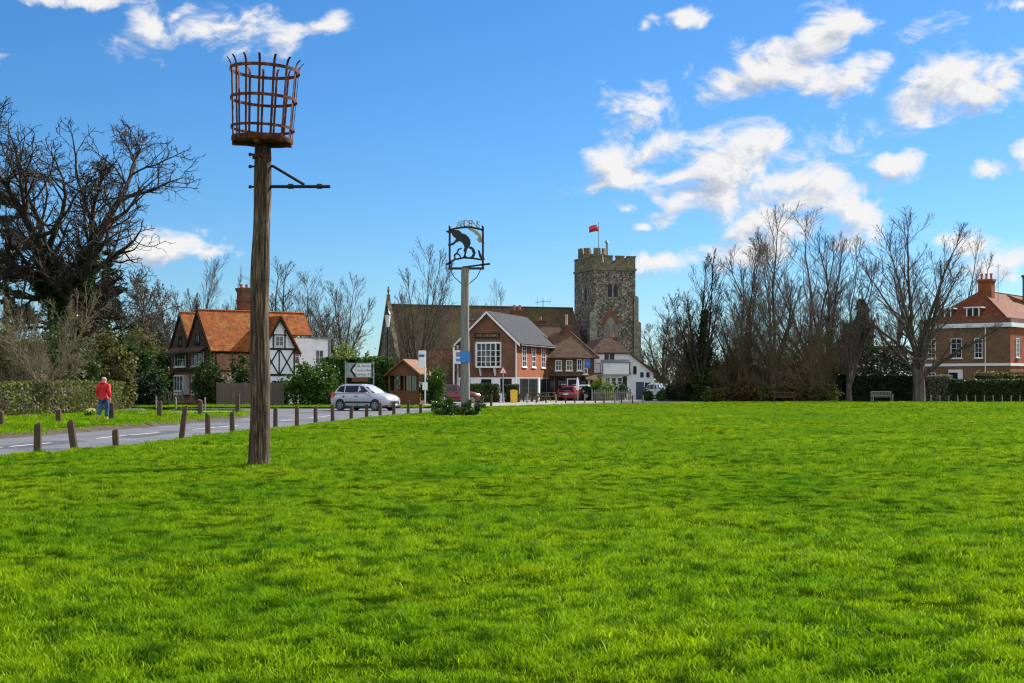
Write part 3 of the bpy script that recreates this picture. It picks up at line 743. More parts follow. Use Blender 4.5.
def hip_roof(parent, mat, x0, x1, y0, y1, eave, ridge, hipl=True, hipr=True, over=.35, th=.14, name='roof', inset=None):
    ym = (y0+y1)/2; k = (ridge-eave)/((y1-y0)/2); zo = eave-k*over+th; rz = ridge+th
    d = inset if inset is not None else (y1-y0)/2
    a, b = x0-over, x1+over; ra = x0+d if hipl else x0-.25; rb = x1-d if hipr else x1+.25
    if not hipl: a = x0-.25
    if not hipr: b = x1+.25
    c, e = y0-over, y1+over; mb = MB()
    mb.slab([(a, c, zo), (b, c, zo), (rb, ym, rz), (ra, ym, rz)], th)
    mb.slab([(b, e, zo), (a, e, zo), (ra, ym+.002, rz), (rb, ym+.002, rz)], th)
    if hipl: mb.slab([(a-.002, e, zo), (a-.002, c, zo), (ra-.002, ym, rz)], th)
    if hipr: mb.slab([(b+.002, c, zo), (b+.002, e, zo), (rb+.002, ym, rz)], th)
    r = mb.build(name, mat, parent)
    rt = MB().tube([(ra, ym, rz), (rb, ym, rz)], .09, 6)
    if hipr: rt.tube([(b, c, zo), (rb, ym, rz)], .09, 6)
    if hipl: rt.tube([(a, c, zo), (ra, ym, rz)], .09, 6)
    rt.build('ridge_tiles', mat, r); return r
def window(parent, o, u, n, w, h, cols=2, rows=2, fmat='wpaint', sill=True, fw=.07, bar=.035, name='window', proud=.05):
    """o = bottom centre on the wall; u = along the wall; n = outward"""
    u = Vector((*u, 0)).normalized(); n = Vector((*n, 0)).normalized(); o = Vector(o); Z = Vector((0, 0, 1))
    def bx(mb, a0, a1, z0, z1, d0, d1):
        vs = [o+u*a+Z*z+n*d for d in (d0, d1) for z in (z0, z1) for a in (a0, a1)]
        mb.add(vs, [(0, 1, 3, 2), (4, 6, 7, 5), (0, 4, 5, 1), (1, 5, 7, 3), (3, 7, 6, 2), (2, 6, 4, 0)])
    f = MB(); x = w/2
    bx(f, -x, -x+fw, 0, h, 0, proud); bx(f, x-fw, x, 0, h, 0, proud); bx(f, -x+fw, x-fw, h-fw, h, 0, proud); bx(f, -x+fw, x-fw, 0, fw, 0, proud)
    iw, ih = w-2*fw, h-2*fw
    for c in range(1, cols): bx(f, -iw/2+iw*c/cols-bar/2, -iw/2+iw*c/cols+bar/2, fw, h-fw, 0, proud-.012)
    for r in range(1, rows): bx(f, -iw/2, iw/2, fw+ih*r/rows-bar/2, fw+ih*r/rows+bar/2, 0, proud-.016)
    fr = f.build(name, M[fmat], parent)
    p = MB(); bx(p, -iw/2, iw/2, fw, h-fw, .002, .018); p.build('pane', M['glass'], fr)
    if sill:
        s = MB(); bx(s, -x-.08, x+.08, -.09, -.005, .0, proud+.07); s.build('sill', M[fmat], fr)
    return fr
def door(parent, o, u, n, w, h, mat):
    u = Vector((*u, 0)).normalized(); n = Vector((*n, 0)).normalized(); o = Vector(o); Z = Vector((0, 0, 1))
    def bx(mb, a0, a1, z0, z1, d0, d1):
        vs = [o+u*a+Z*z+n*d for d in (d0, d1) for z in (z0, z1) for a in (a0, a1)]
        mb.add(vs, [(0, 1, 3, 2), (4, 6, 7, 5), (0, 4, 5, 1), (1, 5, 7, 3), (3, 7, 6, 2), (2, 6, 4, 0)])
    d = MB(); bx(d, -w/2, w/2, 0, h, 0, .04)
    for z0, z1 in ((.15, .85), (.95, h-.15)):
        for a0, a1 in ((-w/2+.1, -.05), (.05, w/2-.1)): bx(d, a0, a1, z0, z1, .041, .055)
    d = d.build('door', M[mat], parent)
    k = MB(); bx(k, w/2-.13, w/2-.08, .95, 1.0, .04, .1); k.build('handle', M['iron'], d)
    f = MB(); bx(f, -w/2-.1, -w/2-.002, 0, h+.1, 0, .06); bx(f, w/2+.002, w/2+.1, 0, h+.1, 0, .06); bx(f, -w/2-.002, w/2+.002, h+.002, h+.1, 0, .06)
    f.build('door_frame', M['wpaint'], d); return d
def chimney(parent, x, y, z0, z1, w, d, mat, pots=2, potmat='potred', poth=.5):
    mb = MB(); h = z1-z0
    mb.box(x-w/2, x+w/2, y-d/2, y+d/2, z0, z1-.32); mb.box(x-w/2-.06, x+w/2+.06, y-d/2-.06, y+d/2+.06, z1-.318, z1-.18); mb.box(x-w/2-.11, x+w/2+.11, y-d/2-.11, y+d/2+.11, z1-.178, z1)
    c = mb.build('chimney', M[mat], parent)
    for k in range(pots):
        px = x+(k-(pots-1)/2)*w/max(1, pots)*1.05
        MB().lathe([(.15, z1), (.12, z1+.1), (.12, z1+poth*.8), (.15, z1+poth*.82), (.15, z1+poth), (.09, z1+poth)], (px, y, 0), 10).build('chimney_pot', M[potmat], c, True)
    return c
def bargeboards(parent, mat, x0, x1, y, eave, ridge, over=.35, w=.22, t=.05):
    xm = (x0+x1)/2; k = (ridge-eave)/((x1-x0)/2); zo = eave-k*over; mb = MB()
    mb.prism([(x0-over, zo+.16), (xm, ridge+.16), (xm, ridge+.16-w), (x0-over, zo+.16-w)], y-t, y, 'y')
    mb.prism([(xm+.002, ridge+.16), (x1+over, zo+.16), (x1+over, zo+.16-w), (xm+.002, ridge+.16-w)], y-t, y, 'y')
    return mb.build('bargeboard', mat, parent)
FR = ((1, 0), (0, -1)); RT = ((0, 1), (1, 0)); LT = ((0, -1), (-1, 0))

# ------------------------------------------------------------------ pub with slate roof
pub = empty('brick_house', (-2.19, 115.84, -.1), R(-17.9), 'narrow brick inn with grey slate roof and large white bay window in its gable', 'building')
W2 = 2.75; D = 11.56; EV = 5.3; RG = 7.9
MB().box(-W2, W2, 0, D, 0, 2.15).build('ground_floor', M['white'], pub)
gable_wall(pub, M['brickdark'], -W2, W2, .0, .35, EV, RG, 'y', 'gable_wall', 2.152)  # darker brick paints the gable's shade into its colour; side walls get sunlit brick
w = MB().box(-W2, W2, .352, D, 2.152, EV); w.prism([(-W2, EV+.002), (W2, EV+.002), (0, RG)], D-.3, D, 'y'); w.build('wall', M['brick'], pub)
roof_slabs(pub, M['slate'], -W2, W2, 0, D, EV, RG, 'y', .35, .1)
bargeboards(pub, M['wpaint'], -W2, W2, -.26, EV, RG, .35, .24)
b = MB().prism([(-1.1, 0), (1.25, 0), (.95, -.55), (-.8, -.55)], 3.05, 5.2, 'z')
bayw = b.build('bay_window', M['glass'], pub)
f = MB()
for zz in (3.0, 3.5, 4.0, 4.5, 5.14):
    tk = .16 if zz in (3.0, 5.14) else .05
    f.prism([(-1.16, -.002), (1.31, -.002), (.99, -.6), (-.84, -.6)], zz, zz+tk, 'z')
for xx, yy in ((-1.1, -.04), (-.82, -.56), (-.37, -.57), (.06, -.57), (.5, -.57), (.97, -.56), (1.25, -.04)): f.box(xx-.06 if abs(xx) > .6 else xx-.03, xx+.06 if abs(xx) > .6 else xx+.03, yy-.05, yy+.04, 3.16, 5.14)
f.box(-.85, -.78, -.61, -.5, 3.0, 5.3); f.box(.93, 1.0, -.61, -.5, 3.0, 5.3)
f.build('frame', M['wpaint'], bayw)
for xx in (-.62, .75): MB().prism([(0, 2.3), (-.08, 2.3), (-.5, 2.98), (0, 2.98)], xx-.06, xx+.06, 'x').build('bracket', M['wpaint'], pub)
sg = MB().box(-1.2, 1.15, -.06, -.002, 5.62, 6.12).build('sign_board', M['beam'], pub)
text_mesh('lettering', 'THE CHEQUERS', .29, M['gilt'], sg, Matrix.Translation((-.02, -.07, 5.87)) @ FACE)
for x in (-2.1, -.1, 1.75): 
    window(pub, (x, 0, 1.0 if x < 1 else .9), *FR, .95 if x < 1 else 1.05, 1.0 if x < 1 else 1.15, 2, 2, 'beam')
for y in (2.13, 5.07, 8.15): window(pub, (W2, y, 3.1), *RT, 1.25, 1.98, 2, 4)
for y0, y1 in ((.9, 3.2), (3.5, 6.1), (6.9, 9.0), (9.3, 11.1)): window(pub, (W2+.03, (y0+y1)/2, .35), *RT, y1-y0, 1.7, 4, 2, 'beam')
MB().box(W2+.002, W2+.03, .05, D-.05, 0, 2.14).build('side_cladding', M['lead'], pub)
MB().box(W2+.032, W2+.14, 6.25, 6.7, .05, 2.1).build('post', M['wpaint'], pub)
MB().tube([(W2-.05, -.07, .1), (W2-.05, -.07, EV)], .06, 8).build('drainpipe', M['wpaint'], pub)
MB().tube([(W2+.4, -.1, EV-.3), (W2+.4, D, EV-.3)], .075, 8).build('gutter', M['iron'], pub)
wg = MB().box(-W2-.75, -W2-.002, 1.6, 5, 0, 5.3).build('side_wing', M['white'], pub)
MB().slab([(-W2-.95, 1.4, 5.25), (-W2-.02, 1.4, 5.75), (-W2-.02, 5.2, 5.75), (-W2-.95, 5.2, 5.25)][::-1], .1).build('wing_roof', M['slate'], wg)
window(pub, (-W2-.75, 3, 3.4), *LT, .9, 1.1, 2, 2)
l1 = MB().tube([(-W2+.12, -.01, 4.6), (-W2+.12, -.25, 4.62)], .03, 6).build('wall_lamp', M['wpaint'], pub)
# ------------------------------------------------------------------ house with chimneys behind the inn
hb = empty('brick_house', (0.6, 131, -.1), R(17.5), 'brick house behind the slate roofed inn, only roof and chimneys showing', 'building')
MB().box(-4.2, 1.9, 0, 6, 0, 4.9).build('wall', M['brickdark'], hb)
hip_roof(hb, M['tile_brown'], -4.2, 1.9, 0, 6, 4.9, 7.9, False, False)
chimney(hb, .7, 2.5, 6.6, 9.15, 1.1, .75, 'brickdark', 2, 'potred', .5)
chimney(hb, -2.6, 3.0, 7.2, 8.6, .7, .6, 'brickdark', 2, 'potred', .45)
chimney(hb, -1.1, 3.0, 7.2, 8.5, .6, .6, 'brickdark', 1, 'potred', .45)
for x in (-2.5, .5): window(hb, (x, 0, 2.9), *FR, 1.1, 1.2, 2, 2)
# ------------------------------------------------------------------ old tile hung inn
old = empty('tile_hung_house', (3.95, 124.5, -.1), R(8), 'low old house with sagging brown tile roof and dark tile hung upper storey', 'building')
XR = 4.0; XL = -2.5
MB().box(XL+.1, XR-.1, .35, 7, 0, 2.3).build('ground_floor', M['beam'], old)
MB().box(XL, XR, 0, 7.2, 2.302, 4.25).build('tile_hung_wall', M['tile_brown'], old)
hip_roof(old, M['tile_brown'], XL, XR, 0, 7.2, 4.25, 7.15, False, True, .4, .16, inset=2.4)
for x in (.5, 1.55, 2.55): window(old, (x, 0, 2.85), *FR, .62 if x < 2.4 else .5, 1.0 if x < 2.4 else 1.1, 2, 2)
window(old, (3.15, 0, 2.5), *FR, .4, 1.6, 1, 3)
for x in (-.2, .9, 2.9): window(old, (x, .35, .7), *FR, .85, 1.2, 3, 2, 'beam')
door(old, (1.95, .35, 0), *FR, .9, 2.0, 'beam')
MB().tube([(3.55, .3, 0), (3.55, .3, 2.3)], .1, 8).build('post', M['wpaint'], old)
for x in (.15, 1.3, 2.6): MB().box(x-.06, x+.06, .25, .345, 0, 2.3).build('post', M['fence'], old)
chimney(old, 1.75, 2.6, 5.6, 7.35, .8, .7, 'brickdark', 1, 'potbuff', 1.0)
chimney(old, -.6, 4.0, 6.4, 7.9, 1.0, .7, 'brickdark', 1, 'potred', .3)
cpy = MB().prism([(0, 2.3), (-1.0, 1.9), (-1.0, 2.0), (0, 2.45)], 3.0, 4.2, 'x').build('porch_canopy', M['tile_brown'], old)
ae = MB().tube([(-.35, 3.9, 7.4), (-.35, 3.9, 10.0)], .03, 6)
ae.tube([(-1.1, 3.9, 9.6), (.45, 3.9, 9.75)], .02, 5)
for k in range(7): ae.tube([(-1.05+k*.24, 3.55, 9.62+k*.02), (-1.05+k*.24, 4.25, 9.62+k*.02)], .014, 4)
for k in (0, 5): ae.tube([(-.9+k*.25, 3.9, 9.3), (-.9+k*.25, 3.9, 10.05)], .016, 4)
ae.build('aerial', M['iron'], old)
# blue hanging sign on the right corner
hs = empty('hanging_sign', (PX(587.9, 123), 123, -.1), 0, 'small blue square hanging sign on a bracket at the corner of the tile hung house', 'sign')
MB().tube([(.28, 1.6, 4.05), (-.32, -.02, 4.05)], .03, 6).build('bracket', M['iron'], hs)
fr = MB().box(-.28, .24, -.03, .03, 3.07, 3.9).build('sign_panel', M['darkblue'], hs)
MB().box(-.16, .12, -.04, -.031, 3.35, 3.62).build('emblem', M['bluesign'], hs)

# ------------------------------------------------------------------ white weatherboarded cottage
wc = empty('white_cottage', (PX(592, 127), 127, -.1), R(6), 'white weatherboarded cottage with long catslide brown roof, below the church tower', 'building')
prof = [(0, 0), (6.1, 0), (6.1, 2.6), (2.3, 5.65), (1.3, 5.65), (0, 4.7)]
MB().prism([(0, 2.45), (6.1, 2.45), (6.1, 2.6), (3.55, 4.6), (0, 4.6)], 0, 9, 'y').build('weatherboard_wall', M['white'], wc)
gw = MB().box(0, 1.0, .05, 9, 0, 2.448).build('brick_wall', M['brickpale'], wc); MB().box(1.002, 6.1, 0, 9, 0, 2.448).build('wall', M['white'], wc)
rf = MB()
# half hipped front then two slopes
rf.slab([(-.25, -.3, 4.62), (3.75, -.3, 4.62), (2.2, 1.6, 6.15), (1.45, 1.6, 6.15)], .14)
rf.slab([(-.25, 9.2, 4.62), (-.25, -.3, 4.62), (1.45, 1.6, 6.15), (1.45, 9.2, 6.15)], .14)
rf.slab([(3.75, -.3, 4.62), (6.45, -.3, 2.48), (6.45, 9.2, 2.48), (2.2, 9.2, 6.15), (2.2, 1.6, 6.15)], .14)
rf.add([(1.45, 1.6, 6.15), (2.2, 1.6, 6.15), (2.2, 9.2, 6.15), (1.45, 9.2, 6.15)], [(0, 1, 2, 3)])
rf.build('roof', M['tile_brown'], wc)
bay = MB().box(1.0, 3.55, -.7, -.002, 2.5, 3.72).build('oriel', M['white'], wc)
MB().slab([(.9, -.85, 3.72), (3.65, -.85, 3.72), (3.65, -.003, 3.95), (.9, -.003, 3.95)], .08).build('oriel_roof', M['lead'], bay)
window(wc, (1.45, 0, 3.97), *FR, .42, .62, 1, 2, 'beam', False); window(wc, (1.98, 0, 3.97), *FR, .42, .52, 1, 2, 'beam', False)
for x in (1.55, 2.15, 2.75): window(wc, (x, 0, 1.45), *FR, .5, .75, 1, 2)
window(wc, (3.25, 0, .9), *FR, .4, 1.4, 1, 2, 'beam'); window(wc, (.5, .05, 2.6), *FR, .75, 1.0, 3, 2, 'beam'); window(wc, (3.66, 0, 2.6), *FR, .24, 1.2, 1, 2, 'beam')
for x in (4.25, 4.95, 5.55): window(wc, (x, 0, 2.2 if x > 4.9 else 2.5), *FR, .34, .5 if x > 4.9 else .8, 1, 2, 'bluedoor', False)
door(wc, (4.75, 0, 0), *FR, .8, 1.75, 'bluedoor'); window(wc, (5.5, 0, .5), *FR, .6, 1.2, 2, 2, 'bluedoor')
chimney(wc, 3.4, 7.5, 4.2, 6.4, .8, .7, 'brickdark', 1)
# ------------------------------------------------------------------ church
TB = R(17.5)
ch = empty('church_tower', (PX(593.5, 165), 165, -.1), TB, 'square grey ragstone church tower with battlements and a taller stair turret', 'tower')
TW = 5.75; TD = 7.0; TH = 16.0
MB().box(0, TW, 0, TD, 0, TH).build('wall', M['stone'], ch)
pp = MB().box(-.12, TW+.12, -.12, TD+.12, TH+.002, TH+.3); 
pp.build('string_course', M['stonemoss'], ch)
pa = MB(); z0 = TH+.302; zc = z0+.7; zm = z0+1.45
for a0, a1, ax, c in ((0, TW, 'x', 0.0), (0, TW, 'x', TD-.4), (.402, TD-.402, 'y', 0), (.402, TD-.402, 'y', TW-.4)):
    if ax == 'x': pa.box(a0, a1, c, c+.4, z0, zc)
    else: pa.box(c, c+.4, a0, a1, z0, zc)
    n = 4; Lw = (a1-a0); mw = Lw/(n+(n-1)*.5)
    for k in range(n):
        s = a0+k*mw*1.5
        if ax == 'x': pa.box(s, s+mw, c, c+.4, zc+.001, zm); pa.box(s-.06, s+mw+.06, c-.06, c+.46, zm+.001, zm+.16)
        else: pa.box(c, c+.4, s, s+mw, zc+.001, zm); pa.box(c-.06, c+.46, s-.06, s+mw+.06, zm+.001, zm+.16)
pa.build('battlements', M['stonemoss'], ch)
tu = MB(); cx, cy, r8 = 1.5, 4.3, 1.85
def octa(r): return [(cx+r*math.cos(R(22.5+45*k)), cy+r*math.sin(R(22.5+45*k))) for k in range(8)]
tu.prism(octa(r8), 0, TH+2.1, 'z'); turret = tu.build('stair_turret', M['stone'], ch)
tm = MB().prism(octa(r8+.12), TH+.0, TH+.31, 'z'); tm.prism(octa(r8+.05), TH+2.102, TH+2.3, 'z')
for k in range(8):
    a = R(45*k+45); q = (cx+(r8*.9)*math.cos(a), cy+(r8*.9)*math.sin(a)); T = Matrix.Rotation(a, 3, 'Z')
    tm.box(q[0]-.17, q[0]+.17, q[1]-.42, q[1]+.42, TH+2.302, TH+3.1, rz=a)
tm.build('turret_battlements', M['stonemoss'], turret)
def buttress(x, y, dx, dy, steps):
    bu = MB()
    for (z0, z1, l, w) in steps:
        n = Vector((dx, dy, 0)).normalized(); s = Vector((-n.y, n.x, 0))*w/2; o = Vector((x, y, 0))
        vs = [o-s-n*.2, o+s-n*.2, o+s+n*l, o-s+n*l]
        lo = [v+Vector((0, 0, z0)) for v in vs]; hi = [v+Vector((0, 0, z1)) for v in vs]; hi[0].z = hi[1].z = z1+l*.9
        bu.add(lo+hi, [(0, 3, 2, 1), (4, 5, 6, 7), (0, 1, 5, 4), (1, 2, 6, 5), (2, 3, 7, 6), (3, 0, 4, 7)])
    bu.build('buttress', M['stonepale'], ch)
buttress(TW, 0, 1, -.35, [(0, 5.2, 1.0, .95), (5.2, 9.3, .7, .9), (9.3, 12.6, .38, .85)])
buttress(0, 0, -.4, -1, [(0, 4.6, 1.7, .95), (4.6, 7.8, 1.1, .9), (7.8, 10.2, .55, .85)])
def arch_poly(x, z0, w, h, k=7):
    P = [(x-w/2, z0), (x+w/2, z0)]; zs = z0+h-w*.75
    for i in range(k+1): a = i/k; P.append((x+w/2-(w/2)*a, zs+w*.75*math.sin(math.pi/2*a)))
    for i in range(1, k+1): a = i/k; P.append((x-(w/2)*a, zs+w*.75*math.cos(math.pi/2*a)))
    return P
bw = MB().prism(arch_poly(2.6, 12.4, 1.7, 2.35), -.06, -.002, 'y').build('belfry_window', M['stonepale'], ch)
l = MB()
for x in (2.2, 3.0): l.prism(arch_poly(x, 12.6, .56, 1.75), -.075, -.061, 'y')
l.build('louvre', M['iron'], bw)
ww = MB().box(1.35, 3.25, -.1, -.002, 5.6, 9.0).build('west_window', M['stonepale'], ch); MB().prism(arch_poly(2.3, 9.002, 2.2, 2.0), -.104, -.002, 'y').build('brick_arch', M['brickdark'], ww)
MB().prism(arch_poly(2.3, 5.65, 1.6, 4.4), -.115, -.101, 'y').build('tracery', M['stonepale'], ww)
l = MB(); l.prism(arch_poly(1.85, 5.8, .55, 3.4), -.13, -.116, 'y'); l.prism(arch_poly(2.78, 5.8, .55, 3.4), -.13, -.116, 'y'); l.build('pane', M['glass'], ww)
bw = MB().prism([(-y, z) for y, z in []] or [(2.0, 12.0), (3.3, 12.0), (3.3, 13.7), (2.65, 14.5), (2.0, 13.7)], -.06, -.002, 'x').build('belfry_window', M['stonepale'], ch)
MB().prism([(2.2, 12.2), (3.1, 12.2), (3.1, 13.6), (2.65, 14.2), (2.2, 13.6)], -.075, -.061, 'x').build('louvre', M['iron'], bw)
MB().tube([(3.2, 3.5, TH), (3.2, 3.5, TH+3.9)], [.22, .14], 8).tube([(3.2, 3.5, TH+3.9), (3.2, 3.5, TH+4.3)], [.3, .05], 8).build('vent_pipe', M['lead'], ch)
fl = empty('flagpole', (ch.location.x+1.55*math.cos(TB)-2.2*math.sin(TB), ch.location.y+2.2*math.cos(TB)+1.55*math.sin(TB), TH+.2), 0, 'thin pale flagpole standing on the church tower roof', 'flagpole')
MB().tube([(0, 0, 0), (0, 0, 5.9)], [.06, .035], 8).lathe([(.07, 5.9), (.07, 6.0), (.01, 6.05)], k=8).build('pole', M['lead'], fl)
def flag_wave(x, z): return .16*math.sin(x*4.2+z)*min(1, abs(x))
fg = empty('flag', (fl.location.x, fl.location.y, TH+.2), R(18), 'red and white flag flying from the church tower', 'flag')
def flag_part(name, mat, rects):
    V = []; Fc = []
    for (a0, a1, z0, z1) in rects:
        n = 14; o = len(V)
        for i in range(n+1):
            a = a0+(a1-a0)*i/n; x = -a
            for z in (z0, z1):
                for th in (0, .015): V.append((x, flag_wave(x, z)+th, 5.75+z-a*a*.16))
        for i in range(n):
            k = o+i*4; Fc += [(k, k+4, k+6, k+2), (k+1, k+3, k+7, k+5), (k, k+1, k+5, k+4), (k+2, k+6, k+7, k+3)]
    return fast_mesh(name, np.array(V), np.array(Fc), M[mat], fg)
flag_part('red_field', 'redsign', [(.28, 1.3, -.85, 0), (.03, .279, -.85, -.42)]); flag_part('white_canton', 'wpaint', [(.03, .279, -.419, 0)])
nv = empty('church', (PX(388, 160), 160, -.1), R(18.6), 'long church nave with high brown tiled roof, moss near its left gable', 'church')
NL = 24.4; ND = 9.0
gable_wall(nv, M['stone'], 0, NL, -ND/2, ND/2, 5.0, 11.15, 'x')
roof_slabs(nv, M['tile_church'], .35, NL, -ND/2, ND/2, 5.0, 11.15, 'x', .4, .16, verge=-.02)
cp = MB().prism([(-ND/2-.55, 4.35), (0, 11.45), (ND/2+.55, 4.35), (ND/2+.55, 4.85), (0, 12.0), (-ND/2-.55, 4.85)], -.2, .3, 'x').build('gable_coping', M['stonemoss'], nv)
MB().box(-.15, .25, -.16, .16, 11.9, 12.5).box(-.03, .13, -.09, .09, 12.5, 13.5).box(-.03, .13, -.36, .36, 12.9, 13.08).build('finial_cross', M['stonemoss'], nv)
for x in (3.5, 8, 12.5, 17): 
    wn = MB().prism(arch_poly(x, 1.6, 1.5, 2.7), -ND/2-.06, -ND/2-.002, 'y').build('window', M['stonepale'], nv)
    l = MB(); l.prism(arch_poly(x-.36, 1.75, .5, 2.0), -ND/2-.075, -ND/2-.061, 'y'); l.prism(arch_poly(x+.36, 1.75, .5, 2.0), -ND/2-.075, -ND/2-.061, 'y'); l.build('pane', M['glass'], wn)
# lean-to roofs / houses in front of the nave
lowh = empty('low_house', (PX(424, 128), 128, -.1), R(10), 'low house with red tiled roof behind the wooden bus shelter', 'building')
MB().box(0, 5.6, 0, 5, 0, 2.9).build('wall', M['brickdark'], lowh); hip_roof(lowh, M['tile_red'], 0, 5.6, 0, 5, 2.9, 4.9, False, False)
for x in (1.5, 3.8): window(lowh, (x, 0, 1.0), *FR, 1.0, 1.2, 2, 2)
chimney(lowh, 4.6, 2.5, 4.2, 5.9, .7, .7, 'brickdark', 1)
stw = empty('stone_wall', (PX(400, 138), 138, -.1), R(8), 'churchyard stone wall behind the bare tree in front of the church', 'wall')
MB().box(0, 8, 0, .45, 0, 3.2).build('wall', M['stone'], stw); MB().box(-.05, 8.05, -.06, .51, 3.202, 3.4).build('coping', M['stonemoss'], stw)

# ------------------------------------------------------------------ half timbered cottage
ct = empty('timbered_cottage', (PX(213.5, 101), 101, -.1), R(35), 'half timbered cottage with steep orange tiled roofs and a white cross gable', 'building')
# local: x along the ridge (away to the right), y into the depth; gables face -x
GD = 4.6; L1 = 8.6; EV1 = 4.55; RG1 = 7.3
XC = 6.35
gable_wall(ct, M['brickpale'], 0, XC, 0, GD, EV1, RG1, 'x')
rk = (RG1-EV1)/(GD/2); rf = MB(); th = .14; a, b = -.4, XC; zo = EV1-rk*.45+th; ym = GD/2; yc2 = .75; zc2 = EV1+rk*yc2+th; L2 = L1+.25
rf.slab([(a, -.45, zo), (b, -.45, zo), (b, yc2, zc2), (L2, yc2, zc2), (L2, ym, RG1+th), (a, ym, RG1+th)], th)
rf.slab([(a, ym+.001, RG1+th), (L2, ym+.001, RG1+th), (L2, GD+.05, EV1+th-.06), (a, GD+.05, EV1+th-.06)], th)
rf = rf.build('roof', M['tile_orange'], ct); MB().tube([(a, ym, RG1+th), (L2, ym, RG1+th)], .09, 6).build('ridge_tiles', M['tile_orange'], rf)
bk = MB().prism([(GD+.01, 0), (2*GD, 0), (2*GD, EV1), (1.5*GD, RG1), (GD+.01, EV1)], .3, 7, 'x').build('rear_wall', M['brickpale'], ct)
roof_slabs(ct, M['tile_orange'], .3, 7, GD+.06, 2*GD, EV1, RG1, 'x', .01, .14, name='rear_roof', verge=.4)
def half_timber(y0, y1, xg):
    yc = (y0+y1)/2
    up = MB().prism([(y0+.05, 2.75), (y1-.05, 2.75), (y1-.05, EV1-.05), (yc, RG1-.1), (y0+.05, EV1-.05)], xg-.36, xg-.01, 'x').build('gable_panel', M['tile_brown'], ct)
    bm_ = MB()
    for z in (2.62, 4.3): bm_.box(xg-.42, xg-.01, y0, y1, z, z+.13)
    for yy in (y0+.08, y0+1.35, yc, y1-1.35, y1-.08): bm_.box(xg-.4, xg-.362, yy-.07, yy+.07, 2.75, 4.3)
    # bargeboards
    for a, b_ in (((y0-.4, EV1-.4), (yc, RG1+.1)), ((y1+.4 if y1 < 7 else y1+.3, EV1-.4), (yc, RG1+.1))):
        bm_.prism([a, b_, (b_[0], b_[1]-.28), (a[0], a[1]-.28)], xg-.5, xg-.43, 'x')
    bm_.build('timber_frame', M['beam'], ct)
    window(ct, (xg-.365, yc, 3.0), *LT, 2.4, 1.15, 4, 2)
    window(ct, (xg-.365, yc, 4.75), *LT, .8, .8, 2, 2, 'beam')
    MB().prism([(-.001, 4.35), (-.75, 4.05), (-.75, 4.15), (-.001, 4.55)], y0+.6, y1-.6, 'y').build('pent_roof', M['tile_brown'], ct).location = (xg-.43, 0, 0)
    wb = MB().box(xg-.5, xg-.012, yc-1.1, yc+1.1, .7, 2.3).build('bay', M['wpaint'], ct)
    MB().box(xg-.52, xg-.501, yc-.95, yc+.95, 1.1, 2.2).build('pane', M['glass'], wb)
    b2 = MB()
    for yy in (-.95, -.3, .3, .95): b2.box(xg-.55, xg-.521, yc+yy-.04, yc+yy+.04, 1.05, 2.25)
    b2.build('mullion', M['wpaint'], wb)
half_timber(.0, GD, 0); half_timber(GD+.02, 2*GD, .3)
bt = MB()
for z in (.3, 2.55, 3.95): bt.box(.1, 3.5, -.03, -.002, z, z+.12)
for x in (.12, 1.5, 3.2): bt.box(x, x+.12, -.032, -.001, .42, 2.55); bt.box(x, x+.12, -.032, -.001, 2.672, 3.95)
bt.build('timber_rail', M['beam'], ct)
for x in (2.3,): window(ct, (x, -.001, 1.0), *FR, 1.1, 1.2, 3, 2)
chimney(ct, 4.75, 4.6, 6.0, 9.5, 1.35, .9, 'brickdark', 3, 'potred', .3)
MB().box(4.0, 5.5, 4.05, 5.15, 8.4, 8.54).box(4.02, 5.48, 4.07, 5.13, 7.7, 7.8).build('chimney_band', M['brick'], ct)
# white cross gable, facing the front
gx0, gx1 = 3.55, 6.3; xm = (gx0+gx1)/2
MB().prism([(gx0, 0), (gx1, 0), (gx1, 4.4), (xm, 6.75), (gx0, 4.4)], -1.3, 2.3, 'y').build('cross_gable_wall', M['white'], ct)
roof_slabs(ct, M['tile_orange'], gx0, gx1, -1.3, 2.0, 4.4, 6.75, 'y', .35, .13, name='cross_gable_roof', verge=.3)
tf = MB(); yb = -1.335; yf = -1.302
def beam2(a, b_, w=.13):
    d = Vector((b_[0]-a[0], b_[1]-a[1])).normalized(); n = Vector((-d.y, d.x))*w/2; A = Vector(a); B_ = Vector(b_)
    tf.prism([tuple(A-n), tuple(B_-n), tuple(B_+n), tuple(A+n)], yb-rnd.random()*.006, yf, 'y')
for z in (2.3, 4.35): beam2((gx0, z), (gx1, z), .16)
beam2((gx0+.75, 5.45), (gx1-.75, 5.45), .12)
for x in (gx0+.07, gx1-.07): beam2((x, 0), (x, 4.4))
for x in (xm-.5, xm+.5): beam2((x, 4.4), (x, 5.85), .1)
beam2((xm, 2.3), (xm, 4.35), .1)
beam2((gx0+.1, 2.35), (xm-.05, 4.3), .1); beam2((xm-.05, 2.35), (gx0+.1, 4.3), .1); beam2((xm+.05, 2.35), (gx1-.1, 4.3), .1); beam2((gx1-.1, 2.35), (xm+.05, 4.3), .1)
tf.build('timber_frame', M['beam'], ct)
bargeboards(ct, M['beam'], gx0, gx1, -1.61, 4.4, 6.75, .35, .26)
window(ct, (xm, -1.34, 4.55), *FR, .75, .85, 2, 2, 'wpaint', False)
window(ct, (xm, -1.34, .8), *FR, 1.4, 1.1, 3, 2)
ex = MB().box(XC+.02, L1+1.9, .8, 4.2, 0, 5.3).build('white_extension', M['white'], ct)
MB().box(L1+.27, L1+2.05, .65, 4.35, 5.302, 5.42).build('flat_roof', M['lead'], ex)
for x in (-1.3, .9): window(ct, (L1+x, .8, 3.2), *FR, .8, 1.2, 2, 2)
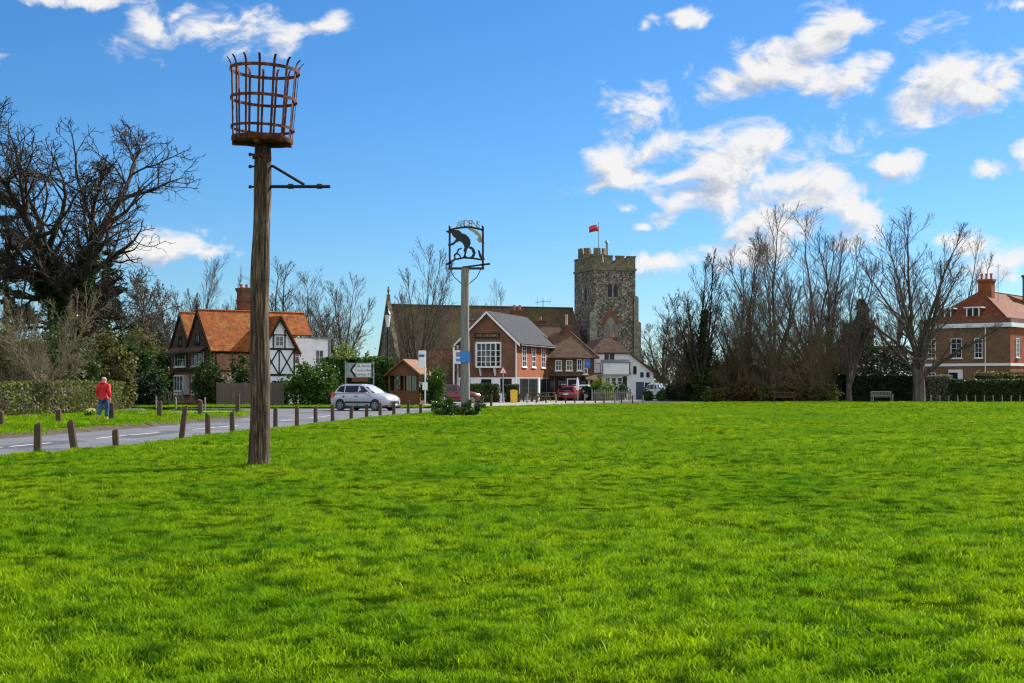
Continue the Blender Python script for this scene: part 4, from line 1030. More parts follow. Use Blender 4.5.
MB().tube([(L1+1.75, .73, .1), (L1+1.75, .73, 5.2)], .05, 6).build('drainpipe', M['iron'], ct)

# ------------------------------------------------------------------ large brick house on the right
rh = empty('brick_house', (PX(1010, 128), 128, -.1), R(-40), 'large brown brick house with white cornice and hipped red tile roof', 'building')
FL = 9.0; DR = 21.0; EVR = 7.2
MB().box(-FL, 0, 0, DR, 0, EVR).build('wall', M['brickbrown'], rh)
MB().box(.002, .03, .02, DR, 0, EVR-.02).build('side_wall', M['brick'], rh)  # sunlit side painted redder, shaded front browner, light put into the brick colour
MB().box(-FL-.2, .22, -.22, DR+.2, EVR+.002, EVR+.42).build('cornice', M['wpaint'], rh)
MB().box(-FL-.08, .1, -.1, DR+.08, 3.35, 3.62).build('band', M['wpaint'], rh)
MB().box(-FL-.1, .12, -.12, DR+.1, EVR+.422, EVR+.9).build('parapet', M['brickdark'], rh)
rf = MB(); a0, a1, c0_, c1_ = -FL+.1, -.1, .1, DR-.1; am = (a0+a1)/2; ze = EVR+.62; zr = 11.2; y0_, y1_ = 4.3, DR-4.3
rf.slab([(a0, c0_, ze), (a1, c0_, ze), (am, y0_, zr)], .14); rf.slab([(a1, c1_, ze), (a0, c1_, ze), (am, y1_, zr)], .14)
rf.slab([(a1+.002, c0_, ze), (a1+.002, c1_, ze), (am+.002, y1_, zr), (am+.002, y0_, zr)], .14); rf.slab([(a0-.002, c1_, ze), (a0-.002, c0_, ze), (am-.002, y0_, zr), (am-.002, y1_, zr)], .14)
rf = rf.build('roof', M['tile_red'], rh)
MB().tube([(a1, c0_, ze), (am, y0_, zr), (am, y1_, zr), (a1, c1_, ze)], .09, 6).build('ridge_tiles', M['tile_red'], rf)
for x, w in ((-7.9, .8), (-5.35, 1.15), (-3.1, .8)):
    window(rh, (x, 0, 4.15), *FR, w, 2.0, 2, 4)
    if x != -5.35: window(rh, (x, 0, 1.0), *FR, w, 1.7, 2, 4)
b = MB().prism([(-6.1, -.002), (-4.7, -.002), (-4.9, -.7), (-5.9, -.7)], 0, 3.0, 'z').build('bay', M['wpaint'], rh)
MB().prism([(-5.85, -.72), (-4.95, -.72), (-4.95, -.701), (-5.85, -.701)], 1.1, 2.7, 'z').build('pane', M['glass'], b)
for y in (2, 5.2, 8.4, 11.6, 14.8, 18): window(rh, (.03, y, 4.2), *RT, .95, 1.9, 2, 4); window(rh, (.03, y, 1.0), *RT, .95, 1.7, 2, 4)
for x in (-6.9, -4.0):
    d = MB().box(x-.75, x+.75, .9, 3.2, EVR+.6, EVR+2.0).build('dormer', M['tile_red'], rh)
    MB().box(x-.9, x+.9, .75, 3.4, EVR+2.002, EVR+2.14).build('dormer_roof', M['wpaint'], d)
    MB().box(x-.62, x+.62, .86, .898, EVR+.95, EVR+1.9).build('pane', M['glass'], d)
    f = MB()
    for xx in (x-.68, x-.06, x+.56): f.box(xx, xx+.12, .82, .859, EVR+.9, EVR+1.98)
    f.box(x-.68, x+.68, .822, .857, EVR+.84, EVR+.899); f.build('frame', M['wpaint'], d)
chimney(rh, -4.1, 4.9, 9.6, 12.35, 1.4, 1.0, 'brick', 3, 'potred', .6)
chimney(rh, -3.2, 15.2, 9.5, 13.4, 1.1, .9, 'brickdark', 2, 'potred', .5)
MB().tube([(-2.9, 4.9, 10.0), (-2.9, 4.9, 13.9)], .025, 5).tube([(-3.2, 4.9, 13.6), (-2.6, 4.9, 13.7)], .02, 5).build('aerial', M['iron'], rh)
MB().tube([(-2.4, -.08, .1), (-2.4, -.08, EVR)], .05, 6).build('drainpipe', M['wpaint'], rh)
hh2 = empty('brick_house', (PX(851, 148), 148, -.1), R(6), 'plain flat roofed brown brick house half hidden behind shrubs and bare trees', 'building')
MB().box(0, 6.6, 0, 7, 0, 5.6).build('wall', M['brickbrown'], hh2); MB().box(-.15, 6.75, -.15, 7.15, 5.602, 5.85).build('parapet', M['brickdark'], hh2)
MB().box(.4, 2.9, .5, 4, 5.852, 8.6).build('upper_storey', M['brickbrown'], hh2)
for x in (1.2, 3.3, 5.4): window(hh2, (x, 0, 3.2), *FR, .9, 1.5, 2, 4)
# ------------------------------------------------------------------ beacon
bx_, by_ = G(260, 466); bz = hz(bx_, by_)
be = empty('beacon', (bx_, by_, bz), 0, 'tall wooden beacon post carrying a rusty iron fire basket on the green', 'beacon')
HT = ZZ(142.3, by_)-bz
pp = [(-.03, 0, -.2), (-.03, 0, .05), (-.02, 0, HT*.35), (.0, .01, HT*.7), (.035, 0, HT)]
pm = MB(); n = 40; pts = []; rad = []
for i in range(n+1):
    f = i/n; z = -.2+(HT+.2)*f
    pts.append((-.03+.075*f+.018*math.sin(f*9), .008*math.sin(f*7), z)); rad.append(.202-.045*f+.008*math.sin(f*23)+(.03 if f < .04 else 0))
pm.tube(pts, rad, 20); pm.build('post', M['pole'], be, True)
TL = Matrix.Rotation(R(2.4), 4, 'Y') @ Matrix.Rotation(R(1.3), 4, 'X')
bk = empty('fire_basket', (.045, 0, HT), 0); bk.parent = be; bk.rotation_euler = TL.to_euler()
bk2 = bk
MB().lathe([(.0, -.02), (.57, -.02), (.585, 0), (.585, .085), (.56, .085), (.56, .03), (0, .03)], k=36).build('fire_pan', M['rust'], bk, True)
rr = lambda z: .57+(.645-.57)*(z-.1)/(1.45-.1)
for z, h in ((.26, .05), (.81, .055), (1.36, .06)): MB().ring((0, 0, z), rr(z)+.012, .016, h, 40).build('hoop', M['rust'], bk)
NBR = 15
for k in range(NBR):
    a = R(360*k/NBR+8); c, s = math.cos(a), math.sin(a)
    pr = [(rr(.05)-.004, .05), (rr(.8)-.004, .8), (rr(1.36)-.004, 1.36), (rr(1.4)+.008, 1.44), (rr(1.4)+.035, 1.50), (rr(1.4)+.085, 1.55)]
    mb = MB(); vs = []
    for r, z in pr:
        for tw, dr in ((-.022, -.006), (.022, -.006), (.022, .006), (-.022, .006)):
            vs.append((c*(r+dr)-s*tw, s*(r+dr)+c*tw, z))
    fs = [(i*4+j, i*4+(j+1) % 4, i*4+4+(j+1) % 4, i*4+4+j) for i in range(len(pr)-1) for j in range(4)]+[(3, 2, 1, 0), tuple(range(len(vs)-4, len(vs)))]
    mb.add(vs, fs).build('bar', M['rust'], bk)
MB().box(-.57, .57, -.05, .05, -.075, -.021).box(-.05, .05, -.55, .55, -.074, -.022).build('cross_bar', M['rust'], bk)
br = MB(); zb = ZZ(186.8, by_)-bz; zt = ZZ(166.5, by_)-bz
br.tube([(.1, -.03, zb), (1.36, -.1, zb-.01)], .032, 8); br.tube([(.1, -.02, zt), (.26, -.03, zt), (.86, -.07, zb+.03)], .028, 8)
br.tube([(-.2, 0, zb), (.1, 0, zb)], .02, 8); br.tube([(-.2, 0, ZZ(154.5, by_)-bz), (.1, 0, ZZ(154.5, by_)-bz)], .02, 8); br.tube([(-.2, 0, zt), (.1, 0, zt)], .02, 8)
for x in (.6, 1.15): br.lathe([(.05, -.05), (.05, .05)], (x, -.07, zb), 8, 'x')
br.build('bracket_arm', M['iron'], be)
for z in (zb, zt, ZZ(154.5, by_)-bz): MB().lathe([(.028, -.025), (.036, 0), (.028, .025)], (-.19, 0, z), 8, 'x').build('bolt', M['iron'], be)
MB().ring((.035, 0, ZZ(157, by_)-bz), .165, .016, .06, 20).build('strap', M['rust'], be)

# ------------------------------------------------------------------ bollards
ORD = ['first', 'second', 'third', 'fourth', 'fifth', 'sixth', 'seventh', 'eighth', 'ninth', 'tenth', 'eleventh', 'twelfth', 'thirteenth', 'fourteenth', 'fifteenth', 'sixteenth', 'seventeenth', 'eighteenth', 'nineteenth', 'twentieth']
_boll = {}
def bollard(px, pyb, pyt, lean=0, label='', group=None, z0=None, wid=None, mat='post', loc=None):
    x, y = loc or G(px, pyb); H = (pyb-pyt)/F*y
    z = hz(x, y) if z0 is None else z0
    o = bpy.data.objects.new('bollard', None)
    w = wid or .085
    k = rnd.randrange(4); key = (mat, k)
    if key not in _boll:
        mb = MB(); r2 = random.Random(k+3); pr = []
        for f, r in ((-.2, .97), (.0, 1.0), (.3, .98), (.6, .96), (.93, .93), (1.0, .8)):
            pr.append([( (1 if a % 2 else 1)*r*(1+r2.gauss(0, .02))*math.cos(math.pi*2*a/10), r*math.sin(math.pi*2*a/10)) for a in range(10)]+[f])
        vs = [(p[0], p[1], q[-1]+(.06*p[0] if q[-1] > .9 else 0)) for q in pr for p in q[:-1]]
        fs = [(i*10+j, i*10+(j+1) % 10, i*10+10+(j+1) % 10, i*10+10+j) for i in range(5) for j in range(10)]+[tuple(range(9, -1, -1)), tuple(range(50, 60))]
        ob = mb.add(vs, fs).build('bollard', M[mat]); _boll[key] = ob.data; bpy.data.objects.remove(ob)
    o = link(bpy.data.objects.new('bollard', _boll[key]))
    o.location = (x, y, z); o.scale = (w, w, H); o.rotation_euler = (rnd.gauss(0, .02), lean, rnd.uniform(0, 6))
    o.rotation_euler = Matrix.Rotation(lean, 3, 'Y').to_euler() if lean else (rnd.gauss(0, .02), rnd.gauss(0, .02), rnd.uniform(0, 6))
    return lab(o, label, 'bollard', group)
gN = 'wooden bollards along the near edge of the road'
bollard(37.5, 452, 424, .02, 'broad upright wooden bollard on the near road edge, far left of the row', gN, wid=.095)
bollard(74.5, 449.3, 420, -.15, 'tall wooden bollard leaning to the left on the near road edge', gN, wid=.095)
bollard(116, 447.7, 430, -.05, 'short stubby wooden bollard on the near road edge, right of the left leaning one', gN)
bollard(181.5, 438.3, 406, .12, 'tall thin wooden bollard leaning to the right on the near road edge', gN)
bollard(208, 433.5, 412, 0, 'upright wooden bollard just right of the right leaning one on the near road edge', gN)
bollard(232.3, 431.3, 410.7, 0, 'upright wooden bollard on the near road edge just left of the beacon post', gN)
for i, (a, b, c) in enumerate([(275.6, 426.8, 406), (297, 425, 405.8), (315.7, 422.6, 405.5), (332.7, 420.9, 404.7), (351.2, 419.1, 405.2), (366.6, 417.3, 404.5), (380.3, 416.1, 402.2), (393.9, 415.1, 401.2), (408.2, 413.6, 400), (420.7, 412.8, 403), (432.5, 411.7, 401)]):
    bollard(a, b, c, 0, 'wooden bollard beside the curving road, %s to the right of the beacon post' % ORD[i], gN)
gF = 'wooden bollards on the far grass verge'
for (a, b, c, l) in [(1, 428, 411.5, 'grey wooden bollard on the far verge at the left edge of the picture'), (58.8, 424, 410, 'squat wooden bollard in front of the hedge, left of the person in red'),
                     (111.8, 421, 403, 'thick dark wooden bollard directly beside the person in red'), (159.7, 418, 402, 'thick wooden bollard before the timbered cottage, leftmost of its three'),
                     (200.4, 416, 400.5, 'wooden bollard before the timbered cottage, middle one of its three'), (237.5, 413.3, 395, 'tall wooden bollard on the far verge just left of the beacon post')]:
    x, y = G(a, b); bollard(a, b, c, 0, l, gF, .03, .12)
gT = 'thin grey posts by the cottage gate'
for i, (a, b, c) in enumerate([(156, 407, 396), (176, 408.5, 397.5), (205, 407, 397)]):
    bollard(a, b, c, 0, ['thin grey post', 'thin grey post near the middle', 'thin grey post'][i]+' by the cottage gate, %s from the left' % ORD[i], gT, -.03, .06, 'palepole')
gS = 'wooden bollards beside the village sign'
for i, (a, b, c) in enumerate([(482.7, 406.6, 394.5), (491.2, 406.4, 394)]):
    bollard(a, b, c, 0, 'wooden bollard right of the village sign, %s of the two' % ('left' if i == 0 else 'right'), gS, -.05, .085)
gP = 'bollards in front of the inns'
for i in range(13):
    a = 527+i*9.6+rnd.uniform(-1.5, 1.5); bollard(a, 402.4, 393.5+rnd.uniform(-.6, 1), 0, 'slim bollard in front of the inns, %s to the right of the yellow bin' % ORD[i], gP, -.06, .06, 'post' if i % 3 else 'palepole')
gW = 'short pale posts before the dark hedge'
for i in range(11):
    a = 931+i*8.9; bollard(a, 402, 394.3, 0, 'short pale post before the dark hedge, %s from the large bare tree' % ORD[i], gW, -.08, .05, 'palepole')

# ------------------------------------------------------------------ village sign
sx_, sy_ = G(465.5, 415.3); s = F/sy_
vs_ = empty('village_sign', (sx_, sy_, hz(sx_, sy_)), 0, 'tall village sign, black cut out figure in an iron frame on pale post', 'sign')
zz = lambda py: ZZ(py, sy_)-vs_.location.z
mb = MB(); zt = zz(268)
pts = [(-.02+.03*math.sin(i*.5)*.3, 0, -.2+(zt+.2)*i/14) for i in range(15)]; mb.tube(pts, [.235-.045*i/14+.006*math.sin(i*2) for i in range(15)], 14); mb.build('post', M['palepole'], vs_, True)
MB().lathe([(.27, -.1), (.27, .55), (.22, .62)], k=14).build('base_collar', M['beam'], vs_, True)
MB().box(-.26, .24, -.27, -.235, zz(362.5), zz(351)).build('blue_plaque', M['bluesign'], vs_)
MB().box(-.55, -.2, -.3, -.26, .28, .62).build('base_plaque', M['wpaint'], vs_)
def cp(x, y): return ((440+x/10.84-465.5)/s, zz(212+y/10.84))
fr = MB()
def bar(a, b, w=.045, d=.045):
    A, B_ = Vector(cp(*a)), Vector(cp(*b)); dd = (B_-A).normalized(); n = Vector((-dd.y, dd.x))*w
    fr.prism([tuple(A-n), tuple(B_-n), tuple(B_+n), tuple(A+n)], -d, d, 'y')
bar((105, 620), (105, 165), .05); bar((465, 620), (465, 165), .05); bar((90, 612), (480, 612), .055, .06)
prev = None
for i in range(13):
    f = i/12; q = (105+360*f, 195-30*math.sin(math.pi*f)); 
    if prev: bar(prev, q, .045)
    prev = q
for (x, y) in ((105, 160), (465, 160), (470, 325), (475, 505)): A = cp(x, y); fr.lathe([(.02, -.07), (.07, 0), (.02, .07)], (A[0], 0, A[1]), 8)
bar((65, 570), (130, 545), .05); bar((430, 575), (542, 562), .045); bar((240, 600), (430, 575), .04)
fr.build('iron_frame', M['iron'], vs_)
def plate(name, polys, mat='iron', d=.035):
    mb = MB()
    for k, P in enumerate(polys): mb.prism([cp(*q) for q in P], -d-.002*k, d+.002*k, 'y')
    return mb.build(name, M[mat], vs_)
plate('figure', [[(62, 215), (75, 203), (110, 196), (200, 196), (225, 215), (240, 232), (262, 236), (285, 248), (310, 272), (328, 300), (334, 338), (325, 362), (308, 385), (292, 412), (290, 430), (278, 470), (300, 492), (245, 496), (258, 470), (266, 440), (254, 420), (265, 382), (248, 342), (228, 322), (205, 318), (170, 335), (145, 358), (92, 372), (84, 352), (130, 338), (152, 322), (168, 302), (172, 285), (150, 272), (135, 255), (122, 228), (85, 226)],
                 [(308, 372), (345, 376), (370, 398), (388, 440), (375, 480), (352, 505), (305, 500), (342, 478), (356, 448), (336, 402), (312, 396)]])
plate('small_creature', [[(155, 508), (148, 462), (178, 440), (194, 398), (238, 386), (236, 398), (206, 412), (194, 446), (222, 464), (232, 506), (216, 506), (208, 474), (182, 458), (166, 474), (172, 506)]])
plate('ground_line', [[(105, 560), (160, 525), (260, 505), (360, 512), (470, 530), (470, 512), (360, 492), (260, 486), (150, 508), (100, 545)]])
plate('shrub', [[(425, 485), (408, 410), (430, 420), (450, 470), (480, 495), (480, 512), (440, 505)]])
plate('tree_branch', [[(300, 178), (345, 182), (400, 205), (445, 250), (462, 330), (420, 330), (402, 300), (420, 262), (380, 240), (370, 215), (330, 205)], [(405, 300), (430, 335), (445, 300)], [(352, 215), (385, 232), (360, 185)]], 'gilt', .03)
LT_ = 'ARDENS'
for i, chx in enumerate(LT_):
    f = (i+.5)/len(LT_); A = cp(185+250*f, 148-16*math.sin(math.pi*f))
    text_mesh('letter', chx, .46, M['gilt'], vs_, Matrix.Translation((A[0], 0, A[1]+.02)) @ FACE, .02)
st = MB()
for sgn in (-1, 1): st.tube([(sgn*.2, 0, zt-.75), (sgn*.55, 0, zt-.45), (sgn*.78, 0, zt)], .022, 6)
st.build('stay', M['iron'], vs_)
# plants at its foot
for i, (px, dy, w, h, mt, lb) in enumerate([(444, -.5, .6, .85, 'laurel', 'bushy green clump left of the village sign post'), (457, -1.0, .55, .6, 'ever', 'low grey green clump in front of the village sign post'),
                                          (474, -.5, .62, .75, 'ever', 'grey green clump right of the village sign post'), (439, .3, .3, .55, 'lime', 'small bright clump, leftmost of the plants at the village sign')]):
    x = PX(px, sy_); shrub(px, sy_, [(0, 0, h*.45, w, .45, h*.55)], 900, .07, mt, lb, 'plant_clump', 'plant', 'plants at the foot of the village sign', 20+i, False, loc=(x, sy_+dy, 0), aspect=.35)
def spiky(x, y, z, h, n, label, group, seed, mat='laurel'):
    rd = random.Random(seed); t = empty('spiky_plant', (x, y, z), 0, label, 'plant', group); mb = MB()
    for k in range(n):
        a = rd.uniform(0, 6.28); le = rd.uniform(.3, .9); hh = h*rd.uniform(.6, 1.1); w = .03
        d = Vector((math.cos(a), math.sin(a), 0)); sd = Vector((-d.y, d.x, 0))*w; L = h*le*.7
        p = [Vector((0, 0, 0))+d*.05, d*L*.4+Vector((0, 0, hh*.7)), d*L+Vector((0, 0, hh*(1.0 if le < .6 else .75)))]
        mb.add([p[0]-sd, p[0]+sd, p[1]+sd*.8, p[1]-sd*.8, p[2]+sd*.1, p[2]-sd*.1], [(0, 1, 2, 3), (3, 2, 4, 5)])
    mb.build('foliage', M[mat], t); return t
spiky(PX(450, sy_), sy_-.6, 0, 1.0, 60, 'tall strappy green plant left of the village sign base', 'plants at the foot of the village sign', 3)
spiky(PX(477, sy_), sy_+.1, 0, .8, 45, 'strappy green plant at the right end of the village sign planting', 'plants at the foot of the village sign', 4)

# ------------------------------------------------------------------ daffodils on verge
x, y = G(89.5, 417.5); t = empty('daffodil_clump', (x, y, .05), 0, 'pale yellow daffodil clump on the far verge near the person in red', 'flowers')
rng = np.random.default_rng(8); P = rng.normal(0, 1, (26, 3))*np.array([.08, .08, .04])+np.array([0, 0, .3]); leaf_mesh('flower', P, .055, M['daff'], t, rng, .8)
P = rng.normal(0, 1, (150, 3))*np.array([.12, .1, .08])+np.array([0, 0, .13]); leaf_mesh('foliage', P, .08, M['laurel'], t, rng, .25)

# ------------------------------------------------------------------ skin figures
def skin(name, nodes, edges, mat, parent, root=0, sub=2):
    me = bpy.data.meshes.new(name); me.from_pydata([n[0] for n in nodes], edges, []); o = link(bpy.data.objects.new(name, me), parent)
    md = o.modifiers.new('skin', 'SKIN'); md.use_smooth_shade = True
    for i, n in enumerate(nodes):
        r = n[1]; sv = me.skin_vertices[0].data[i]; sv.radius = (r, r) if not isinstance(r, tuple) else r; sv.use_root = (i == root)
    sb = o.modifiers.new('sub', 'SUBSURF'); sb.levels = sb.render_levels = sub
    dg = bpy.context.evaluated_depsgraph_get(); dg.update()
    m2 = bpy.data.meshes.new_from_object(o.evaluated_get(dg)); o.modifiers.clear(); o.data = m2; m2.name = name
    m2.polygons.foreach_set('use_smooth', np.ones(len(m2.polygons), bool)); m2.materials.clear(); m2.materials.append(M[mat]); return o
x, y = G(103.5, 421.2)
pe = empty('person', (x, y, .04), R(-14), 'person walking away along the verge in a red jacket and blue jeans', 'person'); pe.scale = (1.12, 1.1, 1.03)
# faces +y (away from the camera)
body = [((0, 0, .93), (.15, .11)), ((0, .01, 1.12), (.14, .1)), ((0, .02, 1.32), (.17, .11)), ((0, .01, 1.43), (.1, .09)), ((0, .03, 1.5), (.055, .055)), ((0, .05, 1.58), (.075, .085)), ((0, .05, 1.66), (.08, .098)), ((0, .03, 1.72), (.05, .06)),
        ((.09, 0, .86), .09), ((.1, .1, .5), .06), ((.1, .02, .1), .04), ((.11, .15, .05), .035),
        ((-.09, 0, .86), .09), ((-.1, -.02, .5), .06), ((-.1, -.24, .16), .04), ((-.1, -.16, .06), .035),
        ((.19, .0, 1.38), .065), ((.25, -.08, 1.12), .048), ((.27, -.02, .88), .035), ((.27, .0, .8), .034),
        ((-.19, .0, 1.38), .065), ((-.25, .04, 1.12), .048), ((-.26, .14, .9), .035), ((-.26, .17, .82), .034)]
ed = [(0, 1), (1, 2), (2, 3), (3, 4), (4, 5), (5, 6), (6, 7), (0, 8), (8, 9), (9, 10), (10, 11), (0, 12), (12, 13), (13, 14), (14, 15), (3, 16), (16, 17), (17, 18), (18, 19), (3, 20), (20, 21), (21, 22), (22, 23)]
for hnd, sg in ((19, 1), (23, -1)):
    hx, hy, hz_ = body[hnd][0]
    for k, (dy, L) in enumerate(((.028, .07), (.01, .08), (-.01, .075), (-.027, .058))):
        i = len(body); body += [((hx, hy+dy, hz_-.045), .0095), ((hx-.004*sg, hy+dy*1.15+.006, hz_-.045-L*.5), .009), ((hx-.016*sg, hy+dy*1.2+.012, hz_-.045-L), .0075)]; ed += [(hnd, i), (i, i+1), (i+1, i+2)]
    i = len(body); body += [((hx-.01*sg, hy+.038, hz_-.01), .011), ((hx-.02*sg, hy+.052, hz_-.05), .009)]; ed += [(hnd, i), (i, i+1)]
i = len(body); body += [((0, .15, 1.625), .014), ((0, .165, 1.61), .012)]; ed += [(5, i), (i, i+1)]
skin('body', body, ed, 'skin', pe)
fc = MB()
for sg in (-1, 1): fc.lathe([(.004, -.008), (.012, 0), (.004, .008)], (sg*.032, .132, 1.648), 8, 'y')
fc.build('eyes', M['glass'], pe, True)
MB().lathe([(.002, -.025), (.009, -.01), (.009, .01), (.002, .025)], (0, .13, 1.575), 8, 'x').build('mouth', M['redsign'], pe, True)
er = MB()
for sg in (-1, 1): er.lathe([(.01, -.012), (.03, 0), (.02, .012)], (sg*.083, .045, 1.63), 10, 'x')
er.build('ears', M['skin'], pe, True)
skin('hair', [((0, .0, 1.6), (.07, .06)), ((0, .02, 1.67), (.088, .092)), ((0, .035, 1.735), (.062, .075))], [(0, 1), (1, 2)], 'hair', pe)
jk = [((0, 0, .88), (.2, .15)), ((0, .0, 1.05), (.2, .15)), ((0, .0, 1.28), (.245, .165)), ((0, .0, 1.42), (.18, .13)), ((0, .02, 1.5), (.085, .085)),
      ((.2, .0, 1.4), .085), ((.27, -.08, 1.12), .075), ((.285, -.02, .9), .06), ((-.2, .0, 1.4), .085), ((-.27, .04, 1.12), .075), ((-.275, .13, .92), .06)]
skin('jacket', jk, [(0, 1), (1, 2), (2, 3), (3, 4), (3, 5), (5, 6), (6, 7), (3, 8), (8, 9), (9, 10)], 'jacket', pe, 1)
MB().tube([(-.1, -.05, 1.5), (0, -.09, 1.49), (.1, -.05, 1.5)], [.04, .05, .04], 8).build('collar', M['jacket'], pe, True)
skin('jeans', [((0, 0, .92), (.165, .125)), ((.095, .01, .8), .105), ((.1, .1, .5), .085), ((.1, .02, .14), .07), ((-.095, .0, .8), .105), ((-.1, -.02, .5), .085), ((-.1, -.22, .2), .07)],
     [(0, 1), (1, 2), (2, 3), (0, 4), (4, 5), (5, 6)], 'jeans', pe)
for pos in (((.1, -.03, .05), (.11, .17, .04)), ((-.1, -.27, .12), (-.1, -.1, .04))):
    skin('shoe', [(pos[0], .05), (tuple((a+b)/2 for a, b in zip(*pos)), .05), (pos[1], .042)], [(0, 1), (1, 2)], 'shoe', pe)

# ------------------------------------------------------------------ cars
def panel(mb, pts, n=None, th=.012):
    mb.slab(pts, th); return mb
def make_car(name, loc, rz, paint, label, L=4.16, Hs=1.0, Ws=1.0, group=None, rails=True):
    c = empty(name, loc, rz, label, 'car', group); hl = L/2; W = .865*Ws
    # lower body: sections along x
    st = [(-hl, .55, .62, .80), (-hl+.06, .34, .86, .84), (-hl+.3, .24, .98, .86), (-1.3, .2, .99, .87), (-.5, .2, .985, .87), (.4, .2, .985, .87), (1.0, .2, 1.0, .87), (1.45, .22, .93, .85), (hl-.3, .24, .84, .81), (hl-.06, .30, .72, .71), (hl, .42, .62, .60)]
    vs = []; k = 10
    for x, zb, zt, w in st:
        w *= Ws*1.0; b = (zt-zb)
        prof = [(0, zb), (w*.8, zb), (w*.95, zb+b*.1), (w, zb+b*.35), (w, zb+b*.6), (w*.985, zb+b*.78), (w*.93, zb+b*.93), (w*.8, zt), (w*.4, zt+.025), (0, zt+.035)]
        vs += [(x, y, z*Hs) for y, z in prof]+[(x, -y, z*Hs) for y, z in prof[-2:0:-1]]
    k = 18; n = len(st)
    fs = [(i*k+j, i*k+(j+1) % k, i*k+k+(j+1) % k, i*k+k+j) for i in range(n-1) for j in range(k)]+[tuple(range(k)), tuple(range(n*k-1, (n-1)*k-1, -1))]
    bd = MB().add(vs, fs).build('body', M[paint], c, True)
    # greenhouse
    rows = [(.97, -hl+.12, 1.12, .80), (1.16, -hl+.26, .86, .75), (1.36, -hl+.42, .46, .665), (1.46, -hl+.55, .2, .60), (1.505, -hl+.85, -.15, .46)]
    vs = []
    def outl(z, a, b, w):
        m = .5
        return [(a, 0), (a+.02, -w*.7), (a+.12, -w*.97), (a+.5, -w), (0, -w*1.0), (b-.5, -w*.985), (b-.14, -w*.93), (b-.03, -w*.6), (b, 0)]
    for z, a, b, w in rows:
        o = outl(z, a, b, w*Ws); o = o+[(x, -y) for x, y in o[-2:0:-1]]; vs += [(x, y, z*Hs) for x, y in o]
    k = 16; n = len(rows)
    fs = [(i*k+j, i*k+(j+1) % k, i*k+k+(j+1) % k, i*k+k+j) for i in range(n-1) for j in range(k)]+[tuple(range((n-1)*k, n*k))]
    MB().add(vs, fs).build('cabin', M[paint], c, True)
    def sidey(z):
        for (z0, a0, b0, w0), (z1, a1, b1, w1) in zip(rows, rows[1:]):
            if z0 <= z <= z1: return (w0+(w1-w0)*(z-z0)/(z1-z0))*Ws
        return rows[-1][3]
    def endx(z, front):
        for (z0, a0, b0, w0), (z1, a1, b1, w1) in zip(rows, rows[1:]):
            if z0 <= z <= z1: t = (z-z0)/(z1-z0); return b0+(b1-b0)*t if front else a0+(a1-a0)*t
    for sg in (-1, 1):
        for P in ([(.0, 1.02), (.78, 1.03), (.3, 1.36), (.02, 1.4)], [(-.06, 1.02), (-1.0, 1.03), (-1.02, 1.39), (-.04, 1.4)], [(-1.07, 1.03), (-1.62, 1.09), (-1.42, 1.36), (-1.09, 1.39)]):
            q = [(x, sg*(sidey(z)+.008), z*Hs) for x, z in P]
            if sg > 0: q = q[::-1]
            MB().slab(q, .01).build('side_window', M['carglass'], c)
    ws = []; 
    for z in (1.0, 1.36):
        for f in (-.86, .86): ws.append((endx(z, True)-.05*abs(f)+.012, f*sidey(z), z*Hs))
    MB().slab([ws[0], ws[1], ws[3], ws[2]], .01).build('windscreen', M['carglass'], c)
    ws = []
    for z in (1.05, 1.36):
        for f in (.8, -.8): ws.append((endx(z, False)+.0-.012, f*sidey(z), z*Hs))
    MB().slab([ws[0], ws[1], ws[3], ws[2]], .01).build('rear_window', M['carglass'], c)
    for wx in (-hl+.78, hl-.82):
        for sg in (-1, 1):
            y = sg*(W-.09)
            ar = MB().lathe([(.36, -.012), (.37, .0), (.36, .012)], (wx, sg*(W-.005), .36), 20, 'y').build('wheel_arch', M['trim'], c)
            wh = MB().lathe([(.2, -.1), (.29, -.105), (.318, -.07), (.318, .07), (.29, .105), (.2, .1)], (wx, y, .318), 24, 'y').build('wheel', M['rubber'], c, True)
            rm = MB().lathe([(.02, -.06), (.2, -.06), (.205, .06), (.02, .06)], (wx, sg*(W-.04), .318), 20, 'y')
            rm.build('rim', M['trim'], wh, True)
            sp = MB()
            for q in range(5):
                a = R(72*q+10); d = Vector((math.cos(a), 0, math.sin(a))); pr = Vector((-d.z, 0, d.x))*.035; o = Vector((wx, sg*(W+.022), .318))
                sp.add([o-pr, o+pr, o+d*.2+pr*1.1, o+d*.2-pr*1.1]+[v+Vector((0, sg*.014, 0)) for v in (o-pr, o+pr, o+d*.2+pr*1.1, o+d*.2-pr*1.1)], [(0, 1, 2, 3), (4, 7, 6, 5), (0, 4, 5, 1), (1, 5, 6, 2), (2, 6, 7, 3), (3, 7, 4, 0)])
            sp.ring((0, 0, 0), 0, 0, 0, 3) if False else None
            sp.build('spokes', M['alloy'], wh)
            MB().ring((0, 0, 0), .195, .02, .02, 24).build('rim_edge', M['alloy'], wh).matrix_local = Matrix.Translation((wx, sg*(W+.026), .318)) @ Matrix.Rotation(R(90), 4, 'X')
    # front: grille, bumper intake, lights, plates
    MB().slab([(hl+.012, -.5, .40), (hl+.012, .5, .40), (hl-.0, .46, .58), (hl-.0, -.46, .58)], .05).build('grille', M['trim'], c)
